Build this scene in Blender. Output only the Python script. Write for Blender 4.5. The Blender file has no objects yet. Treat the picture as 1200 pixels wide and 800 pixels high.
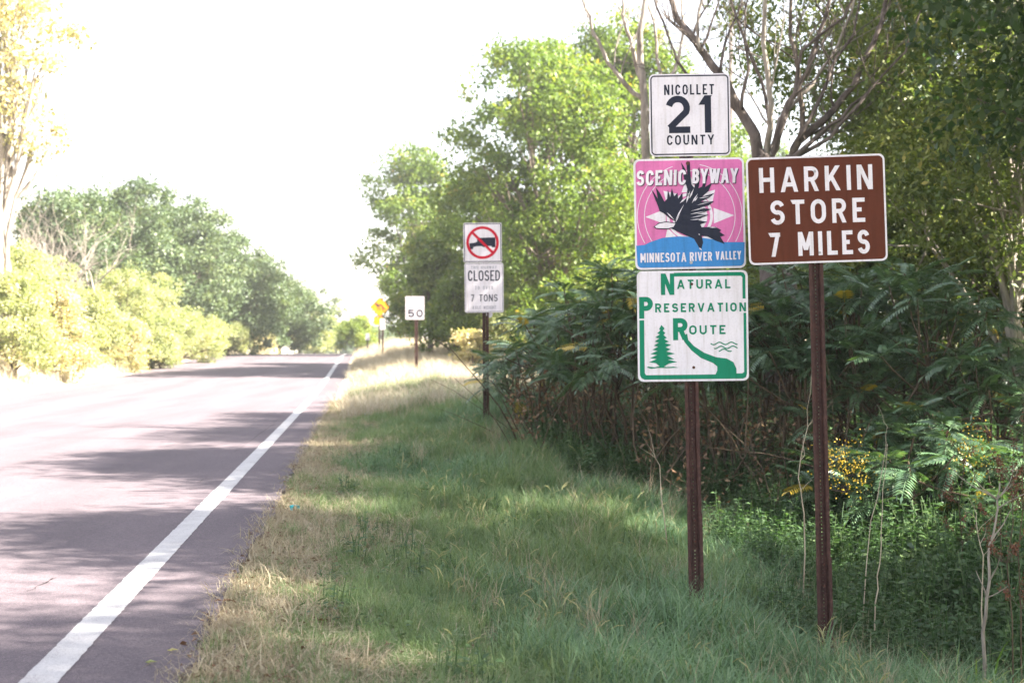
import bpy, math, random
import numpy as np
from mathutils import Vector, Matrix
from mathutils.geometry import tessellate_polygon
from math import sin, cos, pi, radians, tan, exp

S = bpy.context.scene
C = S.collection
# ------------------------------------------------------------------ camera, light, exposure
F = 1667.0                                  # focal length in photograph pixels (50 mm)
EYE = 1.5
HAZE = 0.0007
cd = bpy.data.cameras.new('camera'); cam = bpy.data.objects.new('camera', cd); C.objects.link(cam)
cd.lens = 50; cd.sensor_width = 36; cd.clip_end = 6000; cd.clip_start = 0.05
cam.location = (0, 0, EYE); cam.rotation_euler = (radians(90), 0, 0)
cd.dof.use_dof = True; cd.dof.focus_distance = 10.2; cd.dof.aperture_fstop = 2.8
S.camera = cam

SUN_EL, SUN_AZ = radians(39), radians(-12)   # azimuth measured from +X towards +Y (away from the camera)
sun_dir = Vector((cos(SUN_EL)*cos(SUN_AZ), cos(SUN_EL)*sin(SUN_AZ), sin(SUN_EL)))
sd = bpy.data.lights.new('sun', 'SUN'); sun = bpy.data.objects.new('sun', sd); C.objects.link(sun)
sd.energy = 5.0; sd.angle = radians(0.55); sd.color = (1.0, 0.93, 0.82)
sun.rotation_euler = sun_dir.to_track_quat('Z', 'Y').to_euler()
sun.location = (40, 15, 40)

W = bpy.data.worlds.new('World'); S.world = W; W.use_nodes = True
wn, wl = W.node_tree.nodes, W.node_tree.links
bg = wn['Background']; bg.inputs[1].default_value = 0.062
sky = wn.new('ShaderNodeTexSky'); sky.sky_type = 'NISHITA'; sky.sun_disc = False
sky.sun_elevation = SUN_EL
sky.sun_rotation = radians(90) - SUN_AZ
sky.air_density = 1.0; sky.dust_density = 0.8; sky.ozone_density = 1.0; sky.altitude = 300
tc = wn.new('ShaderNodeTexCoord')
def cloud(cx, cz, sx, sz, amt):
    mp = wn.new('ShaderNodeMapping'); mp.vector_type = 'POINT'
    wl.new(tc.outputs['Generated'], mp.inputs[0])
    n = Vector((cx, 1, cz)).normalized()
    sub = wn.new('ShaderNodeVectorMath'); sub.operation = 'SUBTRACT'; sub.inputs[1].default_value = n
    wl.new(tc.outputs['Generated'], sub.inputs[0])
    mul = wn.new('ShaderNodeVectorMath'); mul.operation = 'MULTIPLY'; mul.inputs[1].default_value = (1/sx, 1/sx, 1/sz)
    wl.new(sub.outputs[0], mul.inputs[0])
    ln = wn.new('ShaderNodeVectorMath'); ln.operation = 'LENGTH'; wl.new(mul.outputs[0], ln.inputs[0])
    no = wn.new('ShaderNodeTexNoise'); no.inputs['Scale'].default_value = 22; no.inputs['Detail'].default_value = 6
    st = wn.new('ShaderNodeVectorMath'); st.operation = 'MULTIPLY'; st.inputs[1].default_value = (1, 1, 2.6)
    wl.new(tc.outputs['Generated'], st.inputs[0]); wl.new(st.outputs[0], no.inputs['Vector'])
    a = wn.new('ShaderNodeMath'); a.operation = 'MULTIPLY_ADD'; a.inputs[1].default_value = 1.5; a.inputs[2].default_value = -0.75
    wl.new(no.outputs['Fac'], a.inputs[0])
    b = wn.new('ShaderNodeMath'); b.operation = 'ADD'; wl.new(ln.outputs['Value'], b.inputs[0]); wl.new(a.outputs[0], b.inputs[1])
    r = wn.new('ShaderNodeMapRange'); r.interpolation_type = 'SMOOTHSTEP'
    r.inputs['From Min'].default_value = 1.12; r.inputs['From Max'].default_value = 0.82
    r.inputs['To Min'].default_value = 0; r.inputs['To Max'].default_value = amt
    wl.new(b.outputs[0], r.inputs['Value'])
    return r.outputs[0]
sc_ = wn.new('ShaderNodeMix'); sc_.data_type = 'RGBA'; sc_.blend_type = 'MULTIPLY'; sc_.inputs[0].default_value = 1
sc_.inputs[7].default_value = (0.68, 0.56, 0.49, 1)
wl.new(sky.outputs[0], sc_.inputs[6])
veil = wn.new('ShaderNodeMix'); veil.data_type = 'RGBA'; veil.blend_type = 'ADD'; veil.inputs[0].default_value = 1
veil.inputs[7].default_value = (2.1, 2.05, 2.12, 1)          # even brightness added to the sky to lift fill light, same in every direction
wl.new(sc_.outputs[2], veil.inputs[6])
col = veil.outputs[2]
for args in ((-0.222, 0.178, 0.075, 0.023, 0.85), (-0.10, 0.181, 0.026, 0.007, 0.5), (-0.30, 0.150, 0.05, 0.010, 0.45),
             (0.60, 0.30, 0.12, 0.035, 0.8), (-0.9, 0.22, 0.12, 0.03, 0.8)):
    m = wn.new('ShaderNodeMix'); m.data_type = 'RGBA'
    wl.new(cloud(*args), m.inputs[0]); wl.new(col, m.inputs[6]); m.inputs[7].default_value = (7.5, 7.5, 7.4, 1)
    col = m.outputs[2]
wl.new(col, bg.inputs[0])

S.view_settings.view_transform = 'Standard'; S.view_settings.look = 'None'
S.view_settings.gamma = 1; S.view_settings.exposure = 3.05
S.render.engine = 'CYCLES'; S.cycles.use_denoising = True
S.cycles.max_bounces = 7; S.cycles.diffuse_bounces = 4; S.cycles.glossy_bounces = 2
S.cycles.transmission_bounces = 5; S.cycles.transparent_max_bounces = 6

# ------------------------------------------------------------------ helpers
def P(u, v, Y): return Vector(((u-600)/F*Y, Y, EYE-(v-400)/F*Y))
def tag(o, label=None, cat=None, group=None, kind=None):
    if label: o['label'] = label
    if cat: o['category'] = cat
    if group: o['group'] = group
    if kind: o['kind'] = kind
    return o
def empty(name, loc, rot=(0, 0, 0)):
    o = bpy.data.objects.new(name, None); C.objects.link(o); o.location = loc; o.rotation_euler = rot
    o.empty_display_size = 0.2
    return o
def link(name, me, parent=None, loc=None, rot=None):
    o = bpy.data.objects.new(name, me); C.objects.link(o)
    if parent is not None: o.parent = parent
    if loc is not None: o.location = loc
    if rot is not None: o.rotation_euler = rot
    return o
class MB:
    def __init__(s): s.V = []; s.Fc = []; s.n = 0
    def add(s, vs, fs):
        b = s.n; s.V.extend(vs); s.n += len(vs); s.Fc.extend([tuple(i+b for i in f) for f in fs])
    def box(s, x0, x1, y0, y1, z0, z1):
        s.add([(x0,y0,z0),(x1,y0,z0),(x1,y1,z0),(x0,y1,z0),(x0,y0,z1),(x1,y0,z1),(x1,y1,z1),(x0,y1,z1)],
              [(0,3,2,1),(4,5,6,7),(0,1,5,4),(1,2,6,5),(2,3,7,6),(3,0,4,7)])
    def tube(s, pts, rad, sides=6, cap=True):
        pts = [Vector(p) for p in pts]; n = len(pts)
        if not hasattr(rad, '__len__'): rad = [rad]*n
        vs = []; up = None
        for i in range(n):
            t = (pts[min(i+1, n-1)] - pts[max(i-1, 0)])
            t = t.normalized() if t.length > 1e-9 else Vector((0, 0, 1))
            if up is None: up = Vector((1, 0, 0)) if abs(t.x) < .8 else Vector((0, 1, 0))
            a = (up - t*up.dot(t)).normalized(); b = t.cross(a); up = a
            for k in range(sides):
                an = 2*pi*k/sides
                vs.append(tuple(pts[i] + (a*cos(an) + b*sin(an))*rad[i]))
        fs = []
        for i in range(n-1):
            for k in range(sides):
                k2 = (k+1) % sides
                fs.append((i*sides+k, i*sides+k2, (i+1)*sides+k2, (i+1)*sides+k))
        if cap:
            fs.append(tuple(range(sides))[::-1]); fs.append(tuple((n-1)*sides+k for k in range(sides)))
        s.add(vs, fs)
    def mesh(s, name, mat, smooth=False):
        me = bpy.data.meshes.new(name); me.from_pydata([tuple(v) for v in s.V], [], s.Fc); me.update()
        if mat: me.materials.append(mat)
        if smooth: me.shade_smooth()
        return me
    def build(s, name, mat, parent=None, smooth=False, loc=None, rot=None):
        return link(name, s.mesh(name, mat, smooth), parent, loc, rot)
def quad_mesh(name, V, mat, var=None, smooth=False):
    """V: (n,4,3) array of separate quads."""
    n = len(V); me = bpy.data.meshes.new(name)
    me.vertices.add(n*4); me.vertices.foreach_set('co', np.ascontiguousarray(V, dtype=np.float32).ravel())
    me.loops.add(n*4); me.loops.foreach_set('vertex_index', np.arange(n*4, dtype=np.int32))
    me.polygons.add(n); me.polygons.foreach_set('loop_start', np.arange(0, n*4, 4, dtype=np.int32))
    me.update(calc_edges=True); me.validate()
    if var is not None:
        a = me.attributes.new('var', 'FLOAT', 'FACE'); a.data.foreach_set('value', np.asarray(var, dtype=np.float32))
    me.materials.append(mat)
    return me
def norm(a): return a/np.maximum(np.linalg.norm(a, axis=-1, keepdims=True), 1e-9)
def leaf_quads(c, d, n, L, Wd, fold=0.15):
    """rhombic leaves: centre c, direction d, approximate normal n"""
    d = norm(d); s = norm(np.cross(d, n)); n2 = np.cross(s, d)
    L = np.asarray(L)[:, None]; Wd = np.asarray(Wd)[:, None]
    v0 = c; v2 = c + d*L - n2*L*0.10
    mid = c + d*L*0.45
    v1 = mid + s*Wd*0.5 + n2*Wd*fold; v3 = mid - s*Wd*0.5 + n2*Wd*fold
    return np.stack([v0, v1, v2, v3], axis=1)

# ------------------------------------------------------------------ materials
def mat(name, base=(.5, .5, .5), rough=.8, metal=0, spec=.3):
    m = bpy.data.materials.new(name); m.use_nodes = True
    b = m.node_tree.nodes['Principled BSDF']
    b.inputs['Base Color'].default_value = (*base, 1); b.inputs['Roughness'].default_value = rough
    b.inputs['Metallic'].default_value = metal; b.inputs['Specular IOR Level'].default_value = spec
    return m
def N(m, t, **kw):
    n = m.node_tree.nodes.new(t)
    for k, v in kw.items():
        if k in n.inputs: n.inputs[k].default_value = v
        else: setattr(n, k, v)
    return n
def LK(m, a, b): m.node_tree.links.new(a, b)
def ramp(m, fac, stops):
    r = m.node_tree.nodes.new('ShaderNodeValToRGB'); e = r.color_ramp.elements
    while len(e) < len(stops): e.new(0.5)
    for i, (p, c) in enumerate(stops): e[i].position = p; e[i].color = (*c, 1)
    LK(m, fac, r.inputs[0]); return r.outputs[0]
def noise(m, scale, detail=4, rough=.6, vec=None):
    n = N(m, 'ShaderNodeTexNoise'); n.inputs['Scale'].default_value = scale
    n.inputs['Detail'].default_value = detail; n.inputs['Roughness'].default_value = rough
    if vec is None:
        t = N(m, 'ShaderNodeTexCoord'); vec = t.outputs['Object']
    LK(m, vec, n.inputs['Vector']); return n.outputs['Fac']
def mixc(m, fac, a, b, bt='MIX'):
    x = N(m, 'ShaderNodeMix', data_type='RGBA', blend_type=bt)
    for i, v in ((0, fac), (6, a), (7, b)):
        if isinstance(v, (int, float)): x.inputs[i].default_value = v
        elif isinstance(v, tuple): x.inputs[i].default_value = (*v, 1)
        else: LK(m, v, x.inputs[i])
    return x.outputs[2]
def maprange(m, v, a, b, c=0, d=1):
    r = N(m, 'ShaderNodeMapRange'); r.inputs['From Min'].default_value = a; r.inputs['From Max'].default_value = b
    r.inputs['To Min'].default_value = c; r.inputs['To Max'].default_value = d
    LK(m, v, r.inputs['Value']); return r.outputs[0]
def bump(m, h, strength, dist):
    b = N(m, 'ShaderNodeBump'); b.inputs['Strength'].default_value = strength; b.inputs['Distance'].default_value = dist
    LK(m, h, b.inputs['Height']); LK(m, b.outputs[0], m.node_tree.nodes['Principled BSDF'].inputs['Normal'])

def leaf_mat(name, stops, trans=0.4, rough=.5, spec=.35, tcol=None, attr='var', instanced=False):
    m = mat(name, rough=rough, spec=spec); nt = m.node_tree; b = nt.nodes['Principled BSDF']
    if instanced:
        oi = N(m, 'ShaderNodeObjectInfo'); a = N(m, 'ShaderNodeAttribute'); a.attribute_name = 'var'
        ad = N(m, 'ShaderNodeMath', operation='MULTIPLY_ADD'); ad.inputs[1].default_value = .5
        mm = N(m, 'ShaderNodeMath', operation='MULTIPLY'); mm.inputs[1].default_value = .5
        LK(m, oi.outputs['Random'], mm.inputs[0]); LK(m, a.outputs['Fac'], ad.inputs[0]); LK(m, mm.outputs[0], ad.inputs[2])
        f = ad.outputs[0]
    else:
        a = N(m, 'ShaderNodeAttribute'); a.attribute_name = attr; f = a.outputs['Fac']
    c = ramp(m, f, stops)
    LK(m, c, b.inputs['Base Color'])
    tr = N(m, 'ShaderNodeBsdfTranslucent'); tm = mixc(m, 1.0, c, tcol or (1.25, 1.3, .55), 'MULTIPLY'); LK(m, tm, tr.inputs[0])
    mx = N(m, 'ShaderNodeMixShader'); mx.inputs[0].default_value = trans
    LK(m, b.outputs[0], mx.inputs[1]); LK(m, tr.outputs[0], mx.inputs[2])
    LK(m, mx.outputs[0], nt.nodes['Material Output'].inputs[0])
    return m

M = {}
M['elm'] = leaf_mat('leaf_fresh_green', [(0, (.055, .095, .020)), (.5, (.115, .175, .032)), (.93, (.19, .24, .045)), (1, (.32, .24, .05))], .45)
M['bright'] = leaf_mat('leaf_bright_green', [(0, (.10, .15, .04)), (.6, (.19, .25, .065)), (1, (.30, .30, .09))], .45)
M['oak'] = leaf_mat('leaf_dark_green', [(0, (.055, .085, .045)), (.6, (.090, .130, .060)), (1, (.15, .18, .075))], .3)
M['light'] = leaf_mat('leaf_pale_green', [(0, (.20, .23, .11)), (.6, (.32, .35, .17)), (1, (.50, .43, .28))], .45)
M['olive'] = leaf_mat('leaf_olive', [(0, (.055, .085, .026)), (.5, (.115, .150, .042)), (.9, (.21, .225, .065)), (1, (.36, .31, .09))], .42, tcol=(1.05, 1.2, .6))
M['deep'] = leaf_mat('leaf_deep_green', [(0, (.022, .050, .016)), (.7, (.045, .085, .026)), (1, (.09, .13, .035))], .32)
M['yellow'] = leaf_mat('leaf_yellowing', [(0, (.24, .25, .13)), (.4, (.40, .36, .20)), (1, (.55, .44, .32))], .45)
M['sumac'] = leaf_mat('leaf_sumac', [(0, (.034, .078, .040)), (.6, (.085, .155, .080)), (.96, (.17, .24, .13)), (1, (.45, .33, .04))], .2, rough=.30, spec=.9, tcol=(1.3, 1.35, .5))
M['weed'] = leaf_mat('leaf_weed', [(0, (.030, .066, .026)), (.6, (.062, .115, .042)), (1, (.13, .18, .075))], .3, instanced=True, tcol=(1.0, 1.2, .6))
M['grass'] = leaf_mat('grass_green', [(0, (.088, .148, .064)), (.5, (.15, .222, .098)), (.82, (.22, .285, .135)), (1, (.40, .38, .24))], .35, rough=.55, spec=.25, instanced=True, tcol=(1.15, 1.2, .6))
M['bluegrass'] = leaf_mat('grass_blue_green', [(0, (.075, .145, .075)), (.6, (.125, .215, .108)), (.9, (.19, .28, .14)), (1, (.38, .37, .24))], .3, rough=.5, spec=.3, instanced=True, tcol=(1.1, 1.2, .6))
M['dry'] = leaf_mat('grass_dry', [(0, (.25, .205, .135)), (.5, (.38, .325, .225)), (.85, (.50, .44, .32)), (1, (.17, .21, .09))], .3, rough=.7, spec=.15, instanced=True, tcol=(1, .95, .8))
M['sunny'] = leaf_mat('grass_dry_sunlit', [(0, (.36, .30, .20)), (.5, (.48, .42, .31)), (.9, (.58, .53, .42)), (1, (.26, .29, .13))], .35, rough=.7, spec=.15, instanced=True, tcol=(1, .97, .9))  # lighter copy of the dry grass, with sunlight put into its colour
M['seed'] = leaf_mat('seed_head', [(0, (.22, .24, .10)), (1, (.40, .38, .20))], .3, instanced=True, tcol=(1, 1, .7))
M['bloom'] = leaf_mat('goldenrod_bloom', [(0, (.30, .19, .02)), (1, (.50, .36, .04))], .3, tcol=(1, 1, .7))
M['dryleaf'] = leaf_mat('dead_leaf', [(0, (.11, .06, .035)), (.6, (.19, .115, .065)), (1, (.36, .27, .15))], .25, tcol=(1, .8, .6), instanced=True)
M['rustseed'] = leaf_mat('rusty_seed', [(0, (.10, .040, .025)), (1, (.20, .085, .045))], .15, tcol=(1, .8, .6))

def bark(name, a, b, sc=9, bs=.5):
    m = mat(name, rough=.9, spec=.15); t = N(m, 'ShaderNodeTexCoord')
    mp = N(m, 'ShaderNodeMapping'); mp.inputs['Scale'].default_value = (1, 1, .25); LK(m, t.outputs['Object'], mp.inputs[0])
    f = noise(m, sc, 8, .7, mp.outputs[0])
    LK(m, ramp(m, f, [(.32, a), (.66, b)]), m.node_tree.nodes['Principled BSDF'].inputs['Base Color'])
    bump(m, f, bs, .02); return m
M['bark'] = bark('bark_grey_brown', (.06, .048, .038), (.19, .155, .125))
M['bark_pale'] = bark('bark_pale', (.15, .125, .105), (.36, .32, .275))
M['bark_dead'] = bark('bark_dead', (.050, .040, .036), (.17, .14, .125))
M['twig'] = bark('twig_brown', (.040, .030, .020), (.13, .095, .065), 6)
M['stalk'] = bark('stalk_straw', (.26, .21, .15), (.48, .42, .33), 12, .2)

# ground
LX0, LK_ = -1.44, -0.103                     # the white edge line: x = LX0 + LK_*y
NL = math.hypot(1, LK_)
def lat(x, y): return (x - LX0 - LK_*y)/NL   # distance right of the white line
def ss(a, b, x):
    t = np.clip((x-a)/(b-a), 0, 1); return t*t*(3-2*t)
def zroad(y):
    y = np.asarray(y, dtype=float)
    up = 0.64*ss(35, 98, y)
    return up - np.where(y > 88, 0.00022*(np.minimum(y, 230)-88)**2*0.9, 0)
EDGE = 0.60; LEFT = -7.95
def vnoise(x, y):
    return (np.sin(x*1.7+y*.6+1)*np.cos(y*1.3-x*.4) + .5*np.sin(x*3.9-y*2.1)*np.cos(y*3.3+x*1.1+2) + .3*np.sin(x*8.1+y*6.3)*np.cos(y*7.7-x*2))
def H(x, y):
    x = np.asarray(x, dtype=float); y = np.asarray(y, dtype=float)
    t = lat(x, y); zr = zroad(y)
    e = np.interp(y, [0, 6, 10, 16, 23, 46, 82, 112, 170, 240], [-.36, -.38, -.44, -.12, .26, .40, .80, .75, 0, 0])
    right = -0.035 + ss(EDGE, 3.6, t)*e
    right = right - ss(3.4, 6.0, t)*np.interp(y, [0, 15, 22, 30], [.55, .5, .2, 0]) + ss(9, 30, t)*0.9
    lft = -0.035 + ss(-8.1, -12.0, t)*np.interp(y, [0, 20, 45, 70, 95, 125, 200], [.3, .8, 1.75, 1.75, 1.1, .3, 0])
    g = np.where(t > -3.5, right, lft)
    inroad = (t < EDGE) & (t > LEFT)
    off = np.where(t > 0, t-EDGE, LEFT-t)
    g = g + np.where(inroad, 0, vnoise(x, y)*0.022*np.clip(off/1.0, 0, 1))
    return zr + g
def Hs(x, y): return float(H(x, y))

def axis(parts):
    out = []
    for a, b, st in parts: out.extend(np.arange(a, b, st).tolist())
    out.append(parts[-1][1]); return np.array(out)
def grid_mesh(name, xs, ys, zf, m):
    X, Y = np.meshgrid(xs, ys); Z = zf(X, Y); nx, ny = len(xs), len(ys)
    V = np.stack([X, Y, Z], -1).reshape(-1, 3)
    i = np.arange(ny-1)[:, None]*nx + np.arange(nx-1)[None, :]
    Q = np.stack([i, i+1, i+1+nx, i+nx], -1).reshape(-1, 4)
    me = bpy.data.meshes.new(name); me.vertices.add(len(V)); me.vertices.foreach_set('co', V.astype(np.float32).ravel())
    me.loops.add(Q.size); me.loops.foreach_set('vertex_index', Q.astype(np.int32).ravel())
    me.polygons.add(len(Q)); me.polygons.foreach_set('loop_start', np.arange(0, Q.size, 4, dtype=np.int32))
    me.update(calc_edges=True); me.materials.append(m); me.shade_smooth(); return me

gm = mat('ground_verge', rough=.95, spec=.1)
geo = N(gm, 'ShaderNodeNewGeometry'); pos = geo.outputs['Position']
dot = N(gm, 'ShaderNodeVectorMath', operation='DOT_PRODUCT'); dot.inputs[1].default_value = (1/NL, -LK_/NL, 0); LK(gm, pos, dot.inputs[0])
tn = N(gm, 'ShaderNodeMath', operation='ADD'); tn.inputs[1].default_value = -LX0/NL; LK(gm, dot.outputs['Value'], tn.inputs[0])
n1 = noise(gm, .9, 5, .6, pos); n2 = noise(gm, 14, 6, .7, pos); n3 = noise(gm, 90, 3, .7, pos)
tw = N(gm, 'ShaderNodeMath', operation='MULTIPLY_ADD'); tw.inputs[1].default_value = 2.4; LK(gm, n1, tw.inputs[0]); LK(gm, tn.outputs[0], tw.inputs[2])
gf = maprange(gm, tw.outputs[0], 1.8, 3.0)
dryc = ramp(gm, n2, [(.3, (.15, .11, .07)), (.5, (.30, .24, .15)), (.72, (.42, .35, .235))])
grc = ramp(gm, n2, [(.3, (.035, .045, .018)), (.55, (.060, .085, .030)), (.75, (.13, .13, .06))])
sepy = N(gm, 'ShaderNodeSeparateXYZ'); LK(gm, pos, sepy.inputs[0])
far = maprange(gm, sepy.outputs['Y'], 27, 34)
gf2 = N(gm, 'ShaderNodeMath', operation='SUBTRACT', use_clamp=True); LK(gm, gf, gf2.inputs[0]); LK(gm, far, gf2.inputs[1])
gc = mixc(gm, gf2.outputs[0], mixc(gm, far, dryc, (.46, .40, .30)), grc)  # far ground coloured paler so that it looks sunlit
gc = mixc(gm, .35, gc, ramp(gm, n3, [(.3, (.25, .2, .15)), (.7, (1, 1, 1))]), 'MULTIPLY')
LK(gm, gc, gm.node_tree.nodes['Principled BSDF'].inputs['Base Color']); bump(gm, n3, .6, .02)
gx = axis([(-900, -300, 100), (-300, -60, 20), (-60, -24, 2.5), (-24, 12, .35), (12, 60, 3), (60, 300, 20), (300, 900, 100)])
gy = axis([(-60, -6, 4), (-6, 30, .35), (30, 70, .8), (70, 140, 2.5), (140, 400, 15), (400, 2000, 200)])
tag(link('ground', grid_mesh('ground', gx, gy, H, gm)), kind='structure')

# road surface (follows its own axis)
rm = mat('asphalt', rough=.9, spec=.25); geo = N(rm, 'ShaderNodeNewGeometry'); pos = geo.outputs['Position']
a1 = noise(rm, 150, 3, .75, pos); a2 = noise(rm, 1.1, 6, .6, pos); a3 = noise(rm, 95, 3, .7, pos)
vo = N(rm, 'ShaderNodeTexVoronoi'); vo.inputs['Scale'].default_value = 75; LK(rm, pos, vo.inputs['Vector'])
base = ramp(rm, a1, [(.33, (.062, .051, .060)), (.5, (.108, .090, .101)), (.68, (.180, .154, .163))])
base = mixc(rm, .45, base, ramp(rm, vo.outputs['Color'], [(.1, (.55, .55, .58)), (.85, (1.5, 1.42, 1.42))]), 'MULTIPLY')
mp = N(rm, 'ShaderNodeMapping'); mp.inputs['Rotation'].default_value = (0, 0, -math.atan(LK_)); mp.inputs['Scale'].default_value = (1.6, .12, 1); LK(rm, pos, mp.inputs[0])
st = noise(rm, 1.0, 5, .55, mp.outputs[0])
base = mixc(rm, .8, base, ramp(rm, st, [(.3, (.80, .80, .82)), (.7, (1.16, 1.14, 1.13))]), 'MULTIPLY')
dt = N(rm, 'ShaderNodeVectorMath', operation='DOT_PRODUCT'); dt.inputs[1].default_value = (1/NL, -LK_/NL, 0); LK(rm, pos, dt.inputs[0])
wv = N(rm, 'ShaderNodeMath', operation='MULTIPLY_ADD'); wv.inputs[1].default_value = 2*pi/1.8; wv.inputs[2].default_value = 1.2; LK(rm, dt.outputs['Value'], wv.inputs[0])
sn = N(rm, 'ShaderNodeMath', operation='SINE'); LK(rm, wv.outputs[0], sn.inputs[0])
base = mixc(rm, .5, base, ramp(rm, maprange(rm, sn.outputs[0], -1, 1), [(0, (.88, .88, .88)), (1, (1.08, 1.08, 1.08))]), 'MULTIPLY')
base = mixc(rm, .6, base, ramp(rm, a2, [(.3, (.86, .85, .86)), (.7, (1.1, 1.1, 1.08))]), 'MULTIPLY')
LK(rm, base, rm.node_tree.nodes['Principled BSDF'].inputs['Base Color']); bump(rm, a3, .5, .008)
def strip(name, t0, t1, ys, dz, m, wob=0, thick=0, seed=0, cols=1):
    rg = np.random.default_rng(seed); mb = MB(); vs = []; fs = []
    for i, y in enumerate(ys):
        w0 = wob*rg.normal(); w1 = wob*rg.normal()
        for k in range(cols+1):
            f = k/cols; t = (t0+w0)*(1-f) + (t1+w1)*f
            x = LX0 + LK_*y + t*NL
            vs.append((x, y, float(zroad(y))+dz))
        if thick: vs.append((vs[-1][0]+.02, y, vs[-1][2]-thick))
    c = cols + 1 + (1 if thick else 0)
    for i in range(len(ys)-1):
        for k in range(c-1): fs.append((i*c+k, i*c+k+1, (i+1)*c+k+1, (i+1)*c+k))
    mb.add(vs, fs); return link(name, mb.mesh(name, m, False))
ry = axis([(-60, 0, 5), (0, 40, .16), (40, 160, 1.5), (160, 420, 10)])
tag(strip('road', LEFT, EDGE, ry, 0, rm, .022, .07, 3, 4), kind='structure')
pm = mat('road_paint_white', rough=.7, spec=.3); geo = N(pm, 'ShaderNodeNewGeometry'); pos = geo.outputs['Position']
q1 = noise(pm, 120, 4, .75, pos); q2 = noise(pm, 3, 4, .6, pos)
qq = N(pm, 'ShaderNodeMath', operation='MULTIPLY_ADD'); qq.inputs[1].default_value = .5; LK(pm, q2, qq.inputs[0]); LK(pm, q1, qq.inputs[2])
LK(pm, ramp(pm, qq.outputs[0], [(.54, (.16, .14, .15)), (.64, (.34, .325, .33)), (.84, (.46, .45, .445))]), pm.node_tree.nodes['Principled BSDF'].inputs['Base Color'])
bump(pm, q1, .4, .006)
ly = axis([(-60, 4, 5), (4, 40, .05), (40, 160, 1.0), (160, 300, 10)])
tag(strip('edge_line', -.085, .085, ly, .004, pm, .0022, 0, 5), kind='structure')
cm = mat('crack_dark', (.035, .028, .03), .95)
mb = MB(); rg = random.Random(4)
for (u0, v0, u1, v1) in ((30, 694, 66, 676), (232, 566, 243, 559), (300, 742, 262, 770), (272, 532, 330, 489)):
    a = Vector(((u0-600)/(v0-400)*EYE, EYE*F/(v0-400), 0)); b = Vector(((u1-600)/(v1-400)*EYE, EYE*F/(v1-400), 0))
    n = 12; pts = [a.lerp(b, i/n) + Vector((rg.gauss(0, .012), rg.gauss(0, .03), .003)) for i in range(n+1)]
    d = (b-a).normalized(); s = Vector((-d.y, d.x, 0))
    vs = []
    for i, p in enumerate(pts):
        w = .0035*(.4+rg.random())*(1 if 0 < i < n else .2); vs += [tuple(p+s*w), tuple(p-s*w)]
    mb.add(vs, [(2*i, 2*i+1, 2*i+3, 2*i+2) for i in range(n)])
tag(mb.build('road_crack', cm), kind='structure')

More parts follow.
